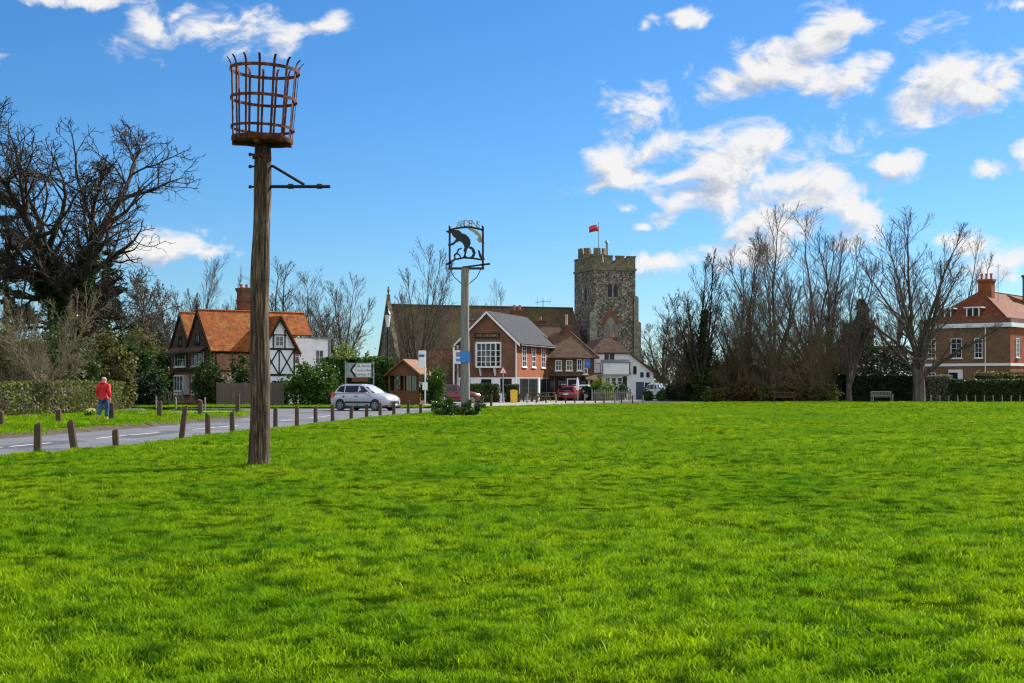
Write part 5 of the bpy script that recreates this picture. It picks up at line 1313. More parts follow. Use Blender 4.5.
    for sg in (-1, 1):
        q = [(hl-.17, sg*.70, .62), (hl-.02, sg*.50, .62), (hl-.1, sg*.44, .76), (hl-.62, sg*.735, .82), (hl-.45, sg*.775, .70)]
        MB().slab(q if sg > 0 else q[::-1], .05).build('headlight', M['lampglass'], c).location = (.035, sg*.035, .015)
        q = [(-hl+.04, sg*.81, .78), (-hl+.36, sg*.845, .84), (-hl+.42, sg*.80, 1.06), (-hl+.14, sg*.74, 1.12)]
        MB().slab(q if sg < 0 else q[::-1], .06).build('tail_light', M['taillight'], c).location = (-.02, sg*.03, 0)
        m = MB().box(.62, .80, min(sg*.86, sg*1.03), max(sg*.86, sg*1.03), 1.0, 1.14).build('mirror', M[paint], c, True, .03)
        for hx in (-.15, -1.05): MB().box(hx-.09, hx+.09, min(sg*(W-.01), sg*(W+.025)), max(sg*(W-.01), sg*(W+.025)), .86, .9).build('door_handle', M['trim'], c)
        MB().box(-.95, .95, min(sg*(W-.01), sg*(W+.012)), max(sg*(W-.01), sg*(W+.012)), .46, .56).build('side_moulding', M['trim'], c)
        sl = MB()
        for dx in (.92, -.03, -1.05): sl.box(dx-.008, dx+.008, min(sg*(W-.01), sg*(W+.004)), max(sg*(W-.01), sg*(W+.004)), .32, .93)
        sl.build('door_gap', M['trim'], c)
        MB().box(-1.1, 1.1, min(sg*(W-.1), sg*(W-.01)), max(sg*(W-.1), sg*(W-.01)), .18, .27).build('sill', M['trim'], c)
        if rails: MB().tube([(-1.55, sg*.56, 1.47), (-1.4, sg*.57, 1.53), (.0, sg*.57, 1.525), (.15, sg*.56, 1.46)], .018, 6).build('roof_rail', M['trim'], c)
    MB().box(hl+.0, hl+.03, -.26, .26, .32, .43).build('number_plate', M['plate'], c)
    MB().box(-hl-.03, -hl, -.26, .26, .6, .71).build('number_plate', M['plate'], c)
    MB().box(hl-.12, hl+.01, -.72, .72, .22, .32).build('bumper', M['trim'], c, False, .02)
    MB().box(-hl-.02, -hl+.15, -.72, .72, .3, .5).build('rear_bumper', M[paint], c, False, .03)
    return c
yc = 79.0
car1 = make_car('parked_car', (PX(366, yc), yc, -.1), R(-29), 'silver', 'silver estate car on the road in front of the large direction sign', Hs=1.07)
make_car('parked_car', (PX(455, 104), 104, -.1), R(20), 'redpaint', 'red car partly hidden behind the village sign post and its plants', L=3.9)
make_car('parked_car', (PX(573, 119), 119, -.1), R(66), 'redpaint', 'small red car parked outside the tile hung house', L=3.6, Hs=.93)
make_car('parked_car', (PX(661, 121), 121, -.1), R(-72), 'carwhite', 'white car facing the green behind a small round bush', L=4.2, Hs=1.08)
make_car('parked_car', (PX(584, 121), 121, -.1), R(80), 'silver', 'pale silver car parked just right of the small red car', L=4.0)
make_car('parked_car', (PX(722, 127), 127, -.1), R(20), 'silver', 'grey car glimpsed beneath the dense brown trees', L=4.2)

# ------------------------------------------------------------------ bus shelter
ys = 100.5
sh = empty('bus_shelter', (PX(388.5, ys), ys, -.08), R(-14), 'brown wooden bus shelter with pitched shingle roof', 'bus shelter')
SW, SD, SE, SR = 2.45, 2.9, 2.35, 3.35
f = MB()
for x in (0, 1.22, SW-.1):
    for y in (0, SD-.1): f.box(x, x+.1, y, y+.1, 0, SE)
for z in (.95, 2.22): f.box(.1, SW-.1, .01, .09, z, z+.1); f.box(.1, SW-.1, SD-.09, SD-.01, z, z+.1); f.box(.01, .09, .1, SD-.1, z, z+.1); f.box(SW-.09, SW-.01, .1, SD-.1, z, z+.1)
f.box(SW-.095, SW-.005, 1.35, 1.45, 0, 2.22)
f.build('frame', M['wood'], sh)
pn = MB().box(.1, 1.22, .03, .07, 0, .95).box(1.32, SW-.1, .03, .07, 0, .95).box(.1, SW-.1, SD-.07, SD-.03, 0, 2.2).box(.03, .07, .1, SD-.1, 0, .95).box(SW-.07, SW-.03, .1, SD-.1, 0, .95)
pn.build('boarding', M['wood'], sh)
m, t_, b_ = nt('green_glass'); b_.inputs['Base Color'].default_value = (.16, .21, .17, 1); b_.inputs['Roughness'].default_value = .15; M['greenglass'] = m
for (x0, x1) in ((1.45, 1.85), (1.9, 2.25)): MB().box(x0, x1, .035, .06, 1.06, 2.2).build('pane', M['greenglass'], sh)
for (y0, y1) in ((.2, 1.3), (1.5, 2.7)): MB().box(SW-.062, SW-.035, y0, y1, 1.06, 2.2).build('pane', M['greenglass'], sh)
ib = MB()
for x in (1.62, 1.83, 2.06): ib.box(x, x+.03, .02, .034, 1.05, 2.22)
ib.build('glazing_bar', M['wood'], sh)
MB().box(.15, SW-.15, SD-.55, SD-.12, .42, .48).build('seat', M['wood'], sh)
MB().prism([(0, SE+.001), (SW, SE+.001), (SW/2, SR)], -.02, .04, 'y').build('gable', M['wood'], sh)
MB().prism([(0, SE+.001), (SW, SE+.001), (SW/2, SR)], SD-.05, SD, 'y').build('gable', M['wood'], sh)
roof_slabs(sh, M['shingle'], 0, SW, 0, SD, SE, SR, 'y', .3, .07, verge=.25)
bargeboards(sh, M['wood'], 0, SW, -.255, SE-.02, SR-.02, .3, .16, .04)
# bus stop flag
x = PX(425.2, 99); bs = empty('bus_stop', (x, 99, -.08), R(-4), 'white bus stop pole with a blue striped flag beside the shelter', 'sign')
MB().tube([(0, 0, 0), (0, 0, ZZ(351, 99)+.1)], .06, 10).build('pole', M['wpaint'], bs)
pl = MB().box(-.5, .0, -.1, -.065, ZZ(367, 99)+.08, ZZ(350.5, 99)+.08).build('flag_panel', M['wpaint'], bs)
MB().box(-.46, -.04, -.108, -.101, ZZ(357, 99)+.08, ZZ(354.5, 99)+.08).build('blue_stripe', M['darkblue'], bs)
MB().box(-.2, .2, -.1, -.065, 1.1, 1.7).build('timetable', M['wpaint'], bs)
# direction sign
yd = 97.0; dsx = PX(345, yd); sc = F/yd
ds = empty('direction_sign', (dsx, yd, -.02), R(-2), 'large direction sign with black left chevron and white panel beside the hedge', 'sign')
z1, z0 = ZZ(362.8, yd)+.02, ZZ(377.6, yd)+.02; Wd = 29/sc
for x in (.02, Wd-.04): MB().tube([(x, .06, 0), (x, .06, z1+.12)], .05, 8).build('post', M['lead'], ds)
bp = MB().box(0, Wd, 0, .03, z0, z1).build('backing_board', M['signgrey'], ds)
zm = (z0+z1)/2; h = (z1-z0)/2-.06; xa = .36
MB().prism([(.36, zm), (.72, zm+h), (.88, zm+h), (.53, zm), (.88, zm-h), (.72, zm-h)], -.022, -.002, 'y').build('chevron', M['iron'], bp)
MB().prism([(.55, zm), (.88, zm+h*.98), (Wd-.2, zm+h*.98), (Wd-.2, zm-h*.98), (.88, zm-h*.98)], -.014, -.002, 'y').build('white_panel', M['wpaint'], bp)
MB().box(Wd-.19, Wd-.08, -.015, -.002, zm-h, zm+h).build('black_edge', M['iron'], bp)
for i, tx in enumerate(('A28 Ashford', 'Tenterden', '(Hastings A28)')):
    text_mesh('lettering', tx, .30 if i < 2 else .25, M['iron'] if i != 1 else M['darkblue'], bp, Matrix.Translation((1.42 if i != 1 else 1.38, -.02, zm+.31-.31*i)) @ FACE, .004)
bn = MB().box(.5, Wd-.45, 0, .03, z0-.3, z0-.02).build('brown_panel', M['brownsign'], ds)
# lamp post
yl = 104; lp = empty('street_lamp', (PX(387.7, yl), yl, -.08), 0, 'black post lantern street lamp with white glass behind the bus shelter', 'street lamp')
zt = ZZ(318, yl)+.08
MB().lathe([(.2, 0), (.2, .3), (.12, .4), (.11, 1.4), (.14, 1.45), (.07, 1.55), (.055, zt-.9), (.09, zt-.85), (.05, zt-.75)], k=12).build('post', M['iron'], lp, True)
MB().lathe([(.13, zt-.72), (.25, zt+.25)], k=6).build('lantern_glass', M['lampglass'], lp)
MB().lathe([(.29, zt+.255), (.27, zt+.32), (.1, zt+.6), (.1, zt+.68), (.03, zt+.75), (.03, zt+1.0), (.005, zt+1.05)], k=6).build('lantern_cap', M['iron'], lp)
MB().tube([(-.3, 0, zt-1.2), (.3, 0, zt-1.2)], .02, 6).build('ladder_bar', M['iron'], lp)
# warning triangle on pole
yw = 108; wt = empty('warning_sign', (PX(503, yw), yw, -.08), R(5), 'red bordered triangular warning sign on a pale pole in front of the brick inn', 'sign')
zt = ZZ(366, yw)+.08
MB().tube([(0, 0, 0), (0, 0, zt)], .06, 8).build('pole', M['lead'], wt)
tp = MB().prism([(-.32, zt-.62), (.32, zt-.62), (.03, zt), (-.03, zt)], -.1, -.075, 'y').build('red_border', M['redsign'], wt)
MB().prism([(-.23, zt-.56), (.23, zt-.56), (0, zt-.14)], -.11, -.101, 'y').build('white_face', M['wpaint'], tp)
MB().prism([(-.04, zt-.53), (.04, zt-.53), (.02, zt-.33), (-.02, zt-.33)], -.116, -.111, 'y').build('symbol', M['iron'], tp)
# yellow bin
yb = 107; gb = empty('grit_bin', (PX(513.8, yb), yb, -.07), R(3), 'bright yellow bin in front of the brick inn', 'bin')
b = MB(); b.prism([(-.26, 0), (.26, 0), (.3, .9), (-.3, .9)], -.3, .3, 'y'); b.build('body', M['yellow'], gb, False, .03)
MB().prism([(-.33, .905), (.33, .905), (.3, 1.0), (.1, 1.08), (-.1, 1.08), (-.3, 1.0)], -.34, .34, 'y').build('lid', M['yellow'], gb, False, .02)
# swing inn sign left of post
yi = 112; ins = empty('inn_sign', (PX(458.5, yi), yi, -.08), R(-6), 'white hanging inn sign on a post, left of the village sign post', 'sign')
MB().tube([(-.42, 0, 0), (-.42, 0, 4.7)], .07, 8).build('post', M['wpaint'], ins)
MB().tube([(-.42, 0, 4.55), (.35, 0, 4.55)], .035, 6).build('arm', M['iron'], ins)
p = MB().box(-.3, .3, -.03, .03, 3.3, 4.45).build('panel', M['wpaint'], ins); MB().box(-.2, .2, -.045, -.031, 3.9, 4.3).build('emblem', M['lead'], p); MB().box(-.2, .2, -.045, -.031, 3.5, 3.75).build('emblem', M['bluesign'], p)

# ------------------------------------------------------------------ benches and tables
def bench(loc, rz, mat, label, cat='bench', W=1.75):
    b = empty('park_bench', loc, rz, label, cat)
    for x in (-W/2+.06, W/2-.06):
        MB().box(x-.04, x+.04, -.28, -.2, 0, .62).box(x-.04, x+.04, .2, .28, 0, .9).box(x-.045, x+.045, -.3, .2, .62, .68).build('leg', M[mat], b)
    st = MB()
    for k in range(4): st.box(-W/2, W/2, -.27+k*.13, -.17+k*.13, .42, .455)
    st.build('seat', M[mat], b)
    bk = MB().box(-W/2+.1, W/2-.1, .21, .27, .84, .92).box(-W/2+.1, W/2-.1, .21, .27, .5, .56)
    for k in range(13): bk.box(-W/2+.16+k*.118, -W/2+.21+k*.118, .225, .255, .56, .84)
    bk.build('backrest', M[mat], b); return b
yb = 106.3; bench((PX(882, yb), yb, -.02), R(4), 'palepole', 'pale slatted wooden bench on the far edge of the green')
bench((PX(784, 109), 109, -.1), R(-10), 'post', 'dark wooden bench in the shade under the bare trees')
def picnic(px, Y, rz, label):
    t = empty('picnic_table', (PX(px, Y), Y, -.07), rz, label, 'table', 'picnic tables outside the inn')
    tp = MB()
    for k in range(5): tp.box(-.8, .8, -.36+k*.145, -.23+k*.145, .72, .76)
    tp.build('table_top', M['post'], t)
    for s_ in (-1, 1):
        MB().box(-.85, .85, s_*.7-.13, s_*.7+.13, .43, .47).build('seat', M['post'], t)
        lg = MB(); x = s_*.62
        lg.prism([(-.68, 0), (-.58, 0), (-.2, .72), (-.3, .72)], x-.04, x+.04, 'x'); lg.prism([(.68, 0), (.58, 0), (.2, .719), (.3, .719)], x-.04, x+.04, 'x'); lg.box(x-.045, x+.045, -.75, .75, .36, .425); lg.build('leg', M['post'], t)
    return t
for i, (px, Y) in enumerate(((528, 112), (541, 114), (551, 117))): picnic(px, Y, R(20+30*i), 'wooden picnic table outside the inns, %s from the brick inn corner' % ORD[i])
# parasol by the red car
pr = empty('parasol', (PX(577.5, 114.5), 114.5, -.07), 0, 'folded white parasol standing beside the small red car', 'parasol')
MB().tube([(0, 0, 0), (0, 0, 2.1)], .03, 8).build('pole', M['lead'], pr); MB().lathe([(.05, .95), (.16, 1.1), (.12, 1.6), (.05, 2.05), (.01, 2.15)], k=10).build('canopy', M['wpaint'], pr, True)
# ------------------------------------------------------------------ fences, gates
def board_fence(p0, p1, h, label, mat='fence', z0=-.05):
    d = Vector((p1[0]-p0[0], p1[1]-p0[1])); L = d.length; t = empty('board_fence', (p0[0], p0[1], z0), math.atan2(d.y, d.x), label, 'fence')
    b = MB(); n = int(L/.16); rd = random.Random(4)
    for k in range(n): b.box(k*.16, k*.16+.15, -.012, .012, .05, h+rd.uniform(-.02, .02))
    b.build('boards', M[mat], t)
    for k in range(int(L/2)+1): MB().box(k*2-.06, k*2+.06, .016, .12, 0, h+.06).build('post', M[mat], t)
    r = MB().box(0, L, .014, .06, .35, .43).box(0, L, .014, .06, h-.4, h-.32).build('rail', M[mat], t); return t
board_fence((PX(217, 93.5), 93.5), (PX(284, 93.5), 93.5), 1.62, 'weathered grey board fence in front of the timbered cottage')
gt = empty('gate', (PX(165, 98), 98, -.05), R(8), 'small white garden gate left of the timbered cottage', 'gate')
g = MB().box(0, 1.2, -.03, .03, .2, .28).box(0, 1.2, -.03, .03, .85, .93)
for k in range(7): g.box(.02+k*.19, .08+k*.19, -.028, .028, .1, 1.0)
g.build('gate_panel', M['palepole'], gt)
for x in (-.1, 1.3): MB().box(x-.06, x+.06, -.06, .06, 0, 1.15).build('gate_post', M['palepole'], gt)
pk = empty('picket_fence', (PX(592, 117), 117, -.07), R(3), 'low pale picket fence before the white cottage garden', 'fence')
g = MB().box(0, 3.6, -.02, .02, .25, .33).box(0, 3.6, -.02, .02, .7, .78)
for k in range(19): g.box(.02+k*.19, .1+k*.19, -.045, -.021, .05, 1.0)
g.build('pickets', M['palepole'], pk)
for k in range(4): MB().box(k*1.15-.05, k*1.15+.05, .022, .1, 0, 1.1).build('post', M['palepole'], pk)
bw_ = empty('brick_wall', (PX(672, 128), 128, -.1), R(2), 'low red brick garden wall under the bare trees', 'wall')
MB().box(0, 10, 0, .3, 0, 1.35).build('wall', M['brick'], bw_); MB().box(-.04, 10.04, -.05, .35, 1.352, 1.45).build('coping', M['stonepale'], bw_)
# ------------------------------------------------------------------ trees
gB = 'bare trees behind the green'
t, tr, sc = bare_tree(70, 95, 106, 90, 'oak', 'huge spreading bare oak with ivy on its trunk at the left', 'barkdark', 5, .9)
ivy_on(t, tr, sc, .4, 3000, 4, .62, .13, (0, 1, 2, 3, 4, 5, 6, 7, 8, 9))
bare_tree(45, 64, 284, 50, 'small', 'small pale barked bare tree rising behind the clipped hedge', 'barkpale', 5, .09)
bare_tree(20, 70, 300, 40, 'bush', 'low brown twiggy bush behind the clipped hedge at the far left', 'twigbrown', 6, .07)
bare_tree(146, 124, 268, 42, 'oak', 'low sprawling bare tree between the big oak and the cottage', 'bark', 8, .26)
bare_tree(203, 150, 256, 30, 'spread', 'bare tree rising behind the left gable of the timbered cottage', 'bark', 9)
bare_tree(226, 155, 268, 16, 'upright', 'slim bare tree left of the cottage chimney', 'barkdark', 10)
bare_tree(172, 140, 282, 26, 'oak', 'smaller bare tree left of the timbered cottage', 'bark', 31, .2)
bare_tree(274, 150, 258, 26, 'upright', 'upright bare tree right of the cottage chimney', 'bark', 12)
bare_tree(306, 150, 270, 36, 'spread', 'wide bare tree behind the white cross gable', 'bark', 13)
bare_tree(342, 146, 274, 32, 'spread', 'bare tree above the hedge, right of the white cottage extension', 'bark', 14)
bare_tree(325, 130, 318, 30, 'bush', 'low brown twiggy tree behind the dark bush beside the cottage', 'twigbrown', 15, .1)
bare_tree(419, 114, 240, 35, 'upright', 'tall forked bare tree in front of the church nave', 'bark', 16, .26)
bare_tree(500, 200, 280, 27, 'spread', 'bare tree whose crown shows above the church roof ridge', 'bark', 17, keep=.8)
bare_tree(448, 120, 322, 24, 'small', 'small arching bare tree left of the village sign post', 'barkpale', 18, .1)
# right hand group
bare_tree(664, 140, 298, 24, 'spread', 'bare tree just right of the church tower, above the white car', 'bark', 41)
bare_tree(688, 140, 290, 22, 'spread', 'bare tree between the church tower and the ivy covered tree', 'twigbrown', 42)
t, tr, sc = bare_tree(701, 114, 250, 36, 'upright', 'bare tree with thick dark ivy up its stems right of the church', 'barkdark', 43, .3)
ivy_on(t, tr, sc, .7, 2300, 6, .42, .12, (0, 1, 2, 4))
bare_tree(742, 127, 236, 36, 'upright', 'tall bare tree at the left of the dense brown group', 'barkdark', 44, .3)
bare_tree(772, 117, 208, 46, 'spread', 'tallest many stemmed bare tree of the brown group', 'bark', 45, .34)
bare_tree(808, 120, 204, 50, 'spread', 'tall bare tree right of the tallest many stemmed one', 'bark', 66, .34)
bare_tree(829, 128, 228, 32, 'spread', 'bare tree behind the pair of pale trunks', 'barkdark', 47)
bare_tree(849, 112, 234, 30, 'upright', 'slender pale trunked bare tree left of the park bench', 'bark', 48, .26)
t, tr, sc = bare_tree(919, 110.5, 211, 62, 'spread', 'large spreading bare tree with thick trunk in front of the brick house', 'bark', 46, .42)
bare_tree(893, 140, 236, 30, 'upright', 'bare tree behind the large spreading one, towards the bench', 'bark', 51)
bare_tree(960, 150, 232, 28, 'upright', 'bare tree rising behind the roof of the large brick house', 'bark', 52)
bare_tree(676, 119, 330, 21, 'bush', 'brown twiggy shrub tree left of the ivy covered tree', 'twigbrown', 53, .09)
bare_tree(736, 114, 300, 36, 'bush', 'dense brown twiggy tree right of the ivy covered tree', 'twigbrown', 54, .12)
bare_tree(770, 112, 312, 34, 'bush', 'dense brown twiggy tree below the tallest bare tree', 'twigbrown', 55, .12)
bare_tree(812, 111, 322, 34, 'bush', 'dense twiggy tree with slim pale stem left of the bench', 'twigbrown', 56, .12)

gK = 'brown twiggy trees under the tall bare trees'
for i, (px, Y, top, w, lb) in enumerate([(722, 117, 325, 30, 'russet twiggy tree between the ivy covered tree and the dense ones'), (752, 119, 292, 34, 'tall russet twiggy tree behind the dense brown ones'), (792, 116, 300, 34, 'russet twiggy tree below the two tallest bare trees'), (832, 117, 318, 30, 'russet twiggy tree just left of the slender pale trunk'), (690, 117, 335, 24, 'russet twiggy shrub tree at the foot of the ivy covered tree')]):
    bare_tree(px, Y, top, w, 'bush', lb, 'twigbrown', 80+i, .1, group=gK)
# conifers and evergreens
conifer(6, 110, 192, 44, 'dark layered cedar at the far left behind the oak', 'conifer', 3, layered=True, n=8000, base=.2)
conifer(108, 112, 250, 32, 'dark layered evergreen behind the right side of the big oak', 'conifer', 4, layered=True, n=8000, base=.2)
conifer(862, 128, 298, 18, 'dark green conical evergreen behind the pale trunked tree', 'yew', 5, n=8000)
gE = 'evergreen shrubs behind the clipped hedge'
for i, (px, Y, w, top, mt, lb) in enumerate([(15, 74, 30, 330, 'olive', 'olive brown shrub behind the hedge at the left edge'), (62, 80, 34, 318, 'ever', 'dark evergreen mass under the big oak'), (105, 84, 30, 326, 'olive', 'olive green shrub behind the red jacket'),
                                            (135, 96, 26, 342, 'ever', 'tall dark evergreen shrub left of the round bush'), (168, 112, 22, 345, 'ever', 'evergreen shrub behind the round bush left of the cottage'), (90, 100, 45, 300, 'ever', 'large ivy green thicket behind the small pale tree'), (150, 118, 36, 318, 'olive', 'olive thicket under the sprawling bare tree'), (25, 100, 45, 306, 'olive', 'large brown green thicket behind the far left hedge')]):
    W = w/F*Y; H = ZZ(top, Y)
    shrub(px, Y, [(0, 0, H*.45, W, W*.7, H*.5), (W*.5, .2, H*.33, W*.7, W*.6, H*.4), (-W*.5, -.3, H*.36, W*.7, W*.6, H*.4)], 6500, .12, mt, lb, 'shrub', 'shrub', gE, 60+i)
def bush(px, Y, w, top, mt, lb, n=4200, size=.1, seed=1, asp=.6, name='bush', d=.8, group=None, base=None):
    W = w/F*Y; H = ZZ(top, Y)+.05
    return shrub(px, Y, [(0, 0, H*.48, W, W*d, H*.52), (W*.35, -.2, H*.36, W*.62, W*d*.8, H*.4), (-W*.38, .1, H*.33, W*.6, W*d*.8, H*.38)], n, size, mt, lb, name, 'bush', group, seed, nl=40)
bush(146, 90, 18, 371, 'yew', 'round dark bush at the end of the clipped hedge', 4200, .09, 71)
bush(208, 96.5, 17, 357, 'ever', 'dark evergreen bush against the left gable of the timbered cottage', 4200, .1, 72)
bush(240, 97, 16, 354, 'ivy', 'dark glossy bush in front of the cottage brick wall', 3000, .1, 73)
bush(228, 95.5, 9, 375, 'variegated', 'small grey green shrub above the grey fence', 1500, .09, 74)
bush(313, 92, 29, 361, 'laurel', 'large round dark green laurel right of the timbered cottage', 8500, .1, 75)
bush(283, 95, 10, 378, 'ever', 'low bush at the right end of the grey fence', 1800, .09, 76)
hedge([(PX(326, 101), 101), (PX(352, 100), 100), (PX(391, 102), 102)], 1.8, 3.5, 11000, .1, 'laurel', 'tall clipped evergreen hedge behind the large direction sign', 'hedge', None, 77)
bush(433, 100, 13, 366, 'laurel', 'rounded clipped bush at the right of the bus shelter', 4200, .09, 78)
bush(345, 110, 30, 342, 'lime', 'yellow green shrub behind the direction sign hedge', 3800, .1, 79)
hedge([(PX(470, 106), 106), (PX(496, 108.5), 108.5)], 1.0, 1.45, 3200, .09, 'ever', 'low dark clipped hedge in front of the brick inn, left of the warning sign', seed=80)
hedge([(PX(506, 109.5), 109.5), (PX(518, 110), 110)], .9, 1.4, 1800, .09, 'ever', 'short dark clipped hedge in front of the brick inn, behind the yellow bin', seed=81)
bush(603, 119, 12, 378, 'lime', 'yellow green shrub in the white cottage front garden', 2600, .09, 82)
bush(618, 120, 10, 382, 'ever', 'dark shrub in the white cottage garden beside its door', 2200, .09, 83)
bush(590, 119, 9, 386, 'yew', 'low dark shrub at the left of the white cottage garden', 1800, .09, 84)
bush(661.5, 117, 5.5, 390, 'laurel', 'small round green bush in front of the white car', 1500, .08, 85)
bush(676, 117, 12, 384, 'yew', 'dark bush to the right of the white car', 2600, .09, 86)
bush(648, 117, 6, 389, 'ever', 'little dark bush left of the white car', 1200, .08, 87)
# left hedge
P0 = G(-45, 421.5); P1 = (PX(60, 68), 68.0); P2 = (PX(123, 87), 87.0)
hedge([(-24.5, 38), (-23.6, 52), (P1[0]+.2, 66), P2], 1.5, 1.62, 30000, .075, 'hedge', 'long clipped beech and hawthorn hedge along the far verge at the left', seed=90)
bush(126, 86, 8, 384, 'hedge', 'rounded shrub at the right end of the clipped hedge', 2600, .075, 91)
# hedge line on the right
hedge([(PX(838, 113), 113), (PX(914, 112.5), 112.5)], 1.3, 2.25, 9000, .1, 'yew', 'tall dark clipped hedge behind the park bench', seed=92)
hedge([(PX(924, 114), 114), (PX(951, 114), 114)], 1.4, 2.2, 4200, .1, 'variegated', 'variegated grey green hedge right of the large bare tree', seed=93)
hedge([(PX(952, 112.8), 112.8), (PX(1100, 112), 112)], 1.2, 1.85, 12000, .1, 'ever', 'dark clipped hedge in front of the large brick house', seed=94)
hedge([(PX(975, 117), 117), (PX(1080, 117), 117)], 1.0, 2.5, 6000, .1, 'olive', 'brown topped hedge behind the dark hedge at the right edge', seed=95)
gU = 'dark undergrowth beneath the bare trees'
for i, (px, Y, w, top, mt) in enumerate([(690, 122, 16, 372, 'yew'), (715, 120, 18, 360, 'olive'), (742, 119, 20, 345, 'olive'), (760, 118, 18, 368, 'yew'), (782, 120, 24, 350, 'olive'), (806, 118, 20, 364, 'brownleaf'), (830, 118, 20, 352, 'olive'), (882, 124, 26, 345, 'yew'), (900, 128, 20, 350, 'yew'), (868, 121, 20, 362, 'yew')]):
    bush(px, Y, w, top, mt, ['dark yew bush left of the dense twiggy trees', 'olive thicket at the foot of the ivy covered tree', 'tall olive thicket behind the ivy covered tree', 'dark yew bush beneath the tall bare trees', 'tall olive thicket beneath the tallest bare tree', 'russet thicket left of the pale trunks', 'olive thicket behind the pale trunks', 'large dark shrub left of the big bare tree', 'dark shrub directly behind the big bare trunk', 'dark rounded shrub above the park bench'][i], 4200, .12, 100+i, group=gU)
hedge([(PX(676, 116.5), 116.5), (PX(760, 115), 115), (PX(842, 115), 115)], 1.2, 1.5, 9000, .1, 'yew', 'low dark hedge running beneath the tall bare trees', seed=120)
gV = 'low shrubs at the feet of the bare trees'
for i, (px, Y, w, top, mt, lb) in enumerate([(716, 111.5, 15, 386, 'olive', 'low olive shrub at the foot of the ivy covered tree'), (741, 111, 17, 380, 'brownleaf', 'low russet shrub between the twiggy trees, left one'), (764, 110.5, 15, 384, 'olive', 'low olive shrub before the tallest bare tree'), (789, 110.5, 17, 381, 'brownleaf', 'low russet shrub right of the tallest bare tree'), (823, 110, 16, 383, 'olive', 'low olive shrub left of the slender pale trunk')]):
    bush(px, Y, w, top, mt, lb, 2600, .1, 140+i, group=gV)
bush(980, 121, 10, 372, 'olive', 'small shrub against the brown brick facade', 1800, .1, 121)
bush(1012, 120, 12, 368, 'lime', 'olive shrub at the corner of the large brick house', 2400, .1, 122)
# far treeline behind everything
rngf = np.random.default_rng(77)
def woods(x0, x1, y, h, n, seed):
    P = []
    for k in range(90):
        cx = x0+(x1-x0)*(k+rngf.random())/90; hh = h*rngf.uniform(.6, 1.1); r = rngf.uniform(3, 6)
        m = n//90; d = rngf.normal(size=(m, 3))*np.array([r*.5, 3, hh*.3])+np.array([cx, y+rngf.uniform(-8, 8), hh*.45]); P.append(d)
    P = np.concatenate(P); P = P[P[:, 2] > 0]
    o = leaf_mesh('woodland', P, .2, M['olive'], None, rngf); return lab(o, kind='stuff', label='distant leafless brown woodland beyond the village')
woods(-130, 140, 260, 9, 72000, 1)

grass()
# ------------------------------------------------------------------ light
SUN_AZ, SUN_EL = 40.0, 37.0        # degrees beyond the right hand, height
sd = Vector((math.cos(R(SUN_EL))*math.cos(R(SUN_AZ)), math.cos(R(SUN_EL))*math.sin(R(SUN_AZ)), math.sin(R(SUN_EL))))
sl = bpy.data.lights.new('sun', 'SUN'); sl.energy = 5.0; sl.angle = R(.53); sl.color = (1, .955, .88)
so = link(bpy.data.objects.new('sun', sl)); so.rotation_euler = (-sd).to_track_quat('-Z', 'Y').to_euler(); so.location = (60, 40, 60)
W = bpy.data.worlds.new('World'); S.world = W; W.use_nodes = True; T = W.node_tree; L = T.links.new
T.nodes.clear(); out = T.nodes.new('ShaderNodeOutputWorld')
sky = T.nodes.new('ShaderNodeTexSky'); sky.sky_type = 'NISHITA'; sky.sun_disc = False
sky.sun_elevation = R(SUN_EL); sky.sun_rotation = R(90-SUN_AZ)
sky.altitude = 0; sky.air_density = 1.0; sky.dust_density = .25; sky.ozone_density = 3.0
tc = T.nodes.new('ShaderNodeTexCoord'); sx = T.nodes.new('ShaderNodeSeparateXYZ'); L(tc.outputs['Generated'], sx.inputs[0])
def mth(op, a, b=None, c=None, cl=False):
    n = T.nodes.new('ShaderNodeMath'); n.operation = op; n.use_clamp = cl
    for i, v in enumerate((a, b, c)):
        if v is None: continue
        if isinstance(v, (int, float)): n.inputs[i].default_value = v
        else: L(v, n.inputs[i])
    return n.outputs[0]
yy = mth('MAXIMUM', sx.outputs['Y'], .05)
cb = T.nodes.new('ShaderNodeCombineXYZ'); L(mth('DIVIDE', sx.outputs['X'], yy), cb.inputs[0]); L(mth('DIVIDE', sx.outputs['Z'], yy), cb.inputs[1])
CL = [(150, 34, 34, 24, 15), (222, 28, 62, 25, -5), (272, 32, 34, 18, 0), (335, 25, 26, 14, 10), (70, 0, 46, 9, 0), (180, 14, 30, 10, 20), (162, 248, 48, 17, 0), (205, 252, 30, 10, 0),
      (640, 118, 36, 32, 25), (618, 165, 44, 24, 20), (652, 150, 44, 20, 25), (600, 185, 18, 10, 10), (692, 17, 24, 11, 15), (650, 24, 14, 8, 40), (765, 72, 74, 30, 25), (735, 84, 40, 20, 25), (838, 22, 38, 26, 30), (812, 42, 40, 18, 25), (855, 78, 56, 22, 20), (884, 68, 26, 16, 50),
      (938, 72, 62, 36, 55), (1000, 86, 60, 24, 25), (1016, 6, 28, 13, 0), (728, 172, 96, 40, 12), (800, 180, 76, 46, -5), (846, 214, 52, 26, -10), (690, 200, 46, 20, 20), (770, 225, 60, 18, 0), (897, 160, 36, 13, 20), (990, 168, 28, 13, 15), (1022, 156, 18, 15, 0),
      (658, 266, 38, 12, 0), (619, 204, 14, 11, 0), (640, 226, 12, 7, 0), (740, 255, 50, 14, 0), (1008, 262, 44, 24, 0), (960, 240, 40, 14, 0), (1090, 120, 80, 50, 10), (-70, 60, 60, 30, 0), (1150, 250, 90, 30, 0), (620, -40, 90, 20, 0), (300, -60, 120, 30, 0)]
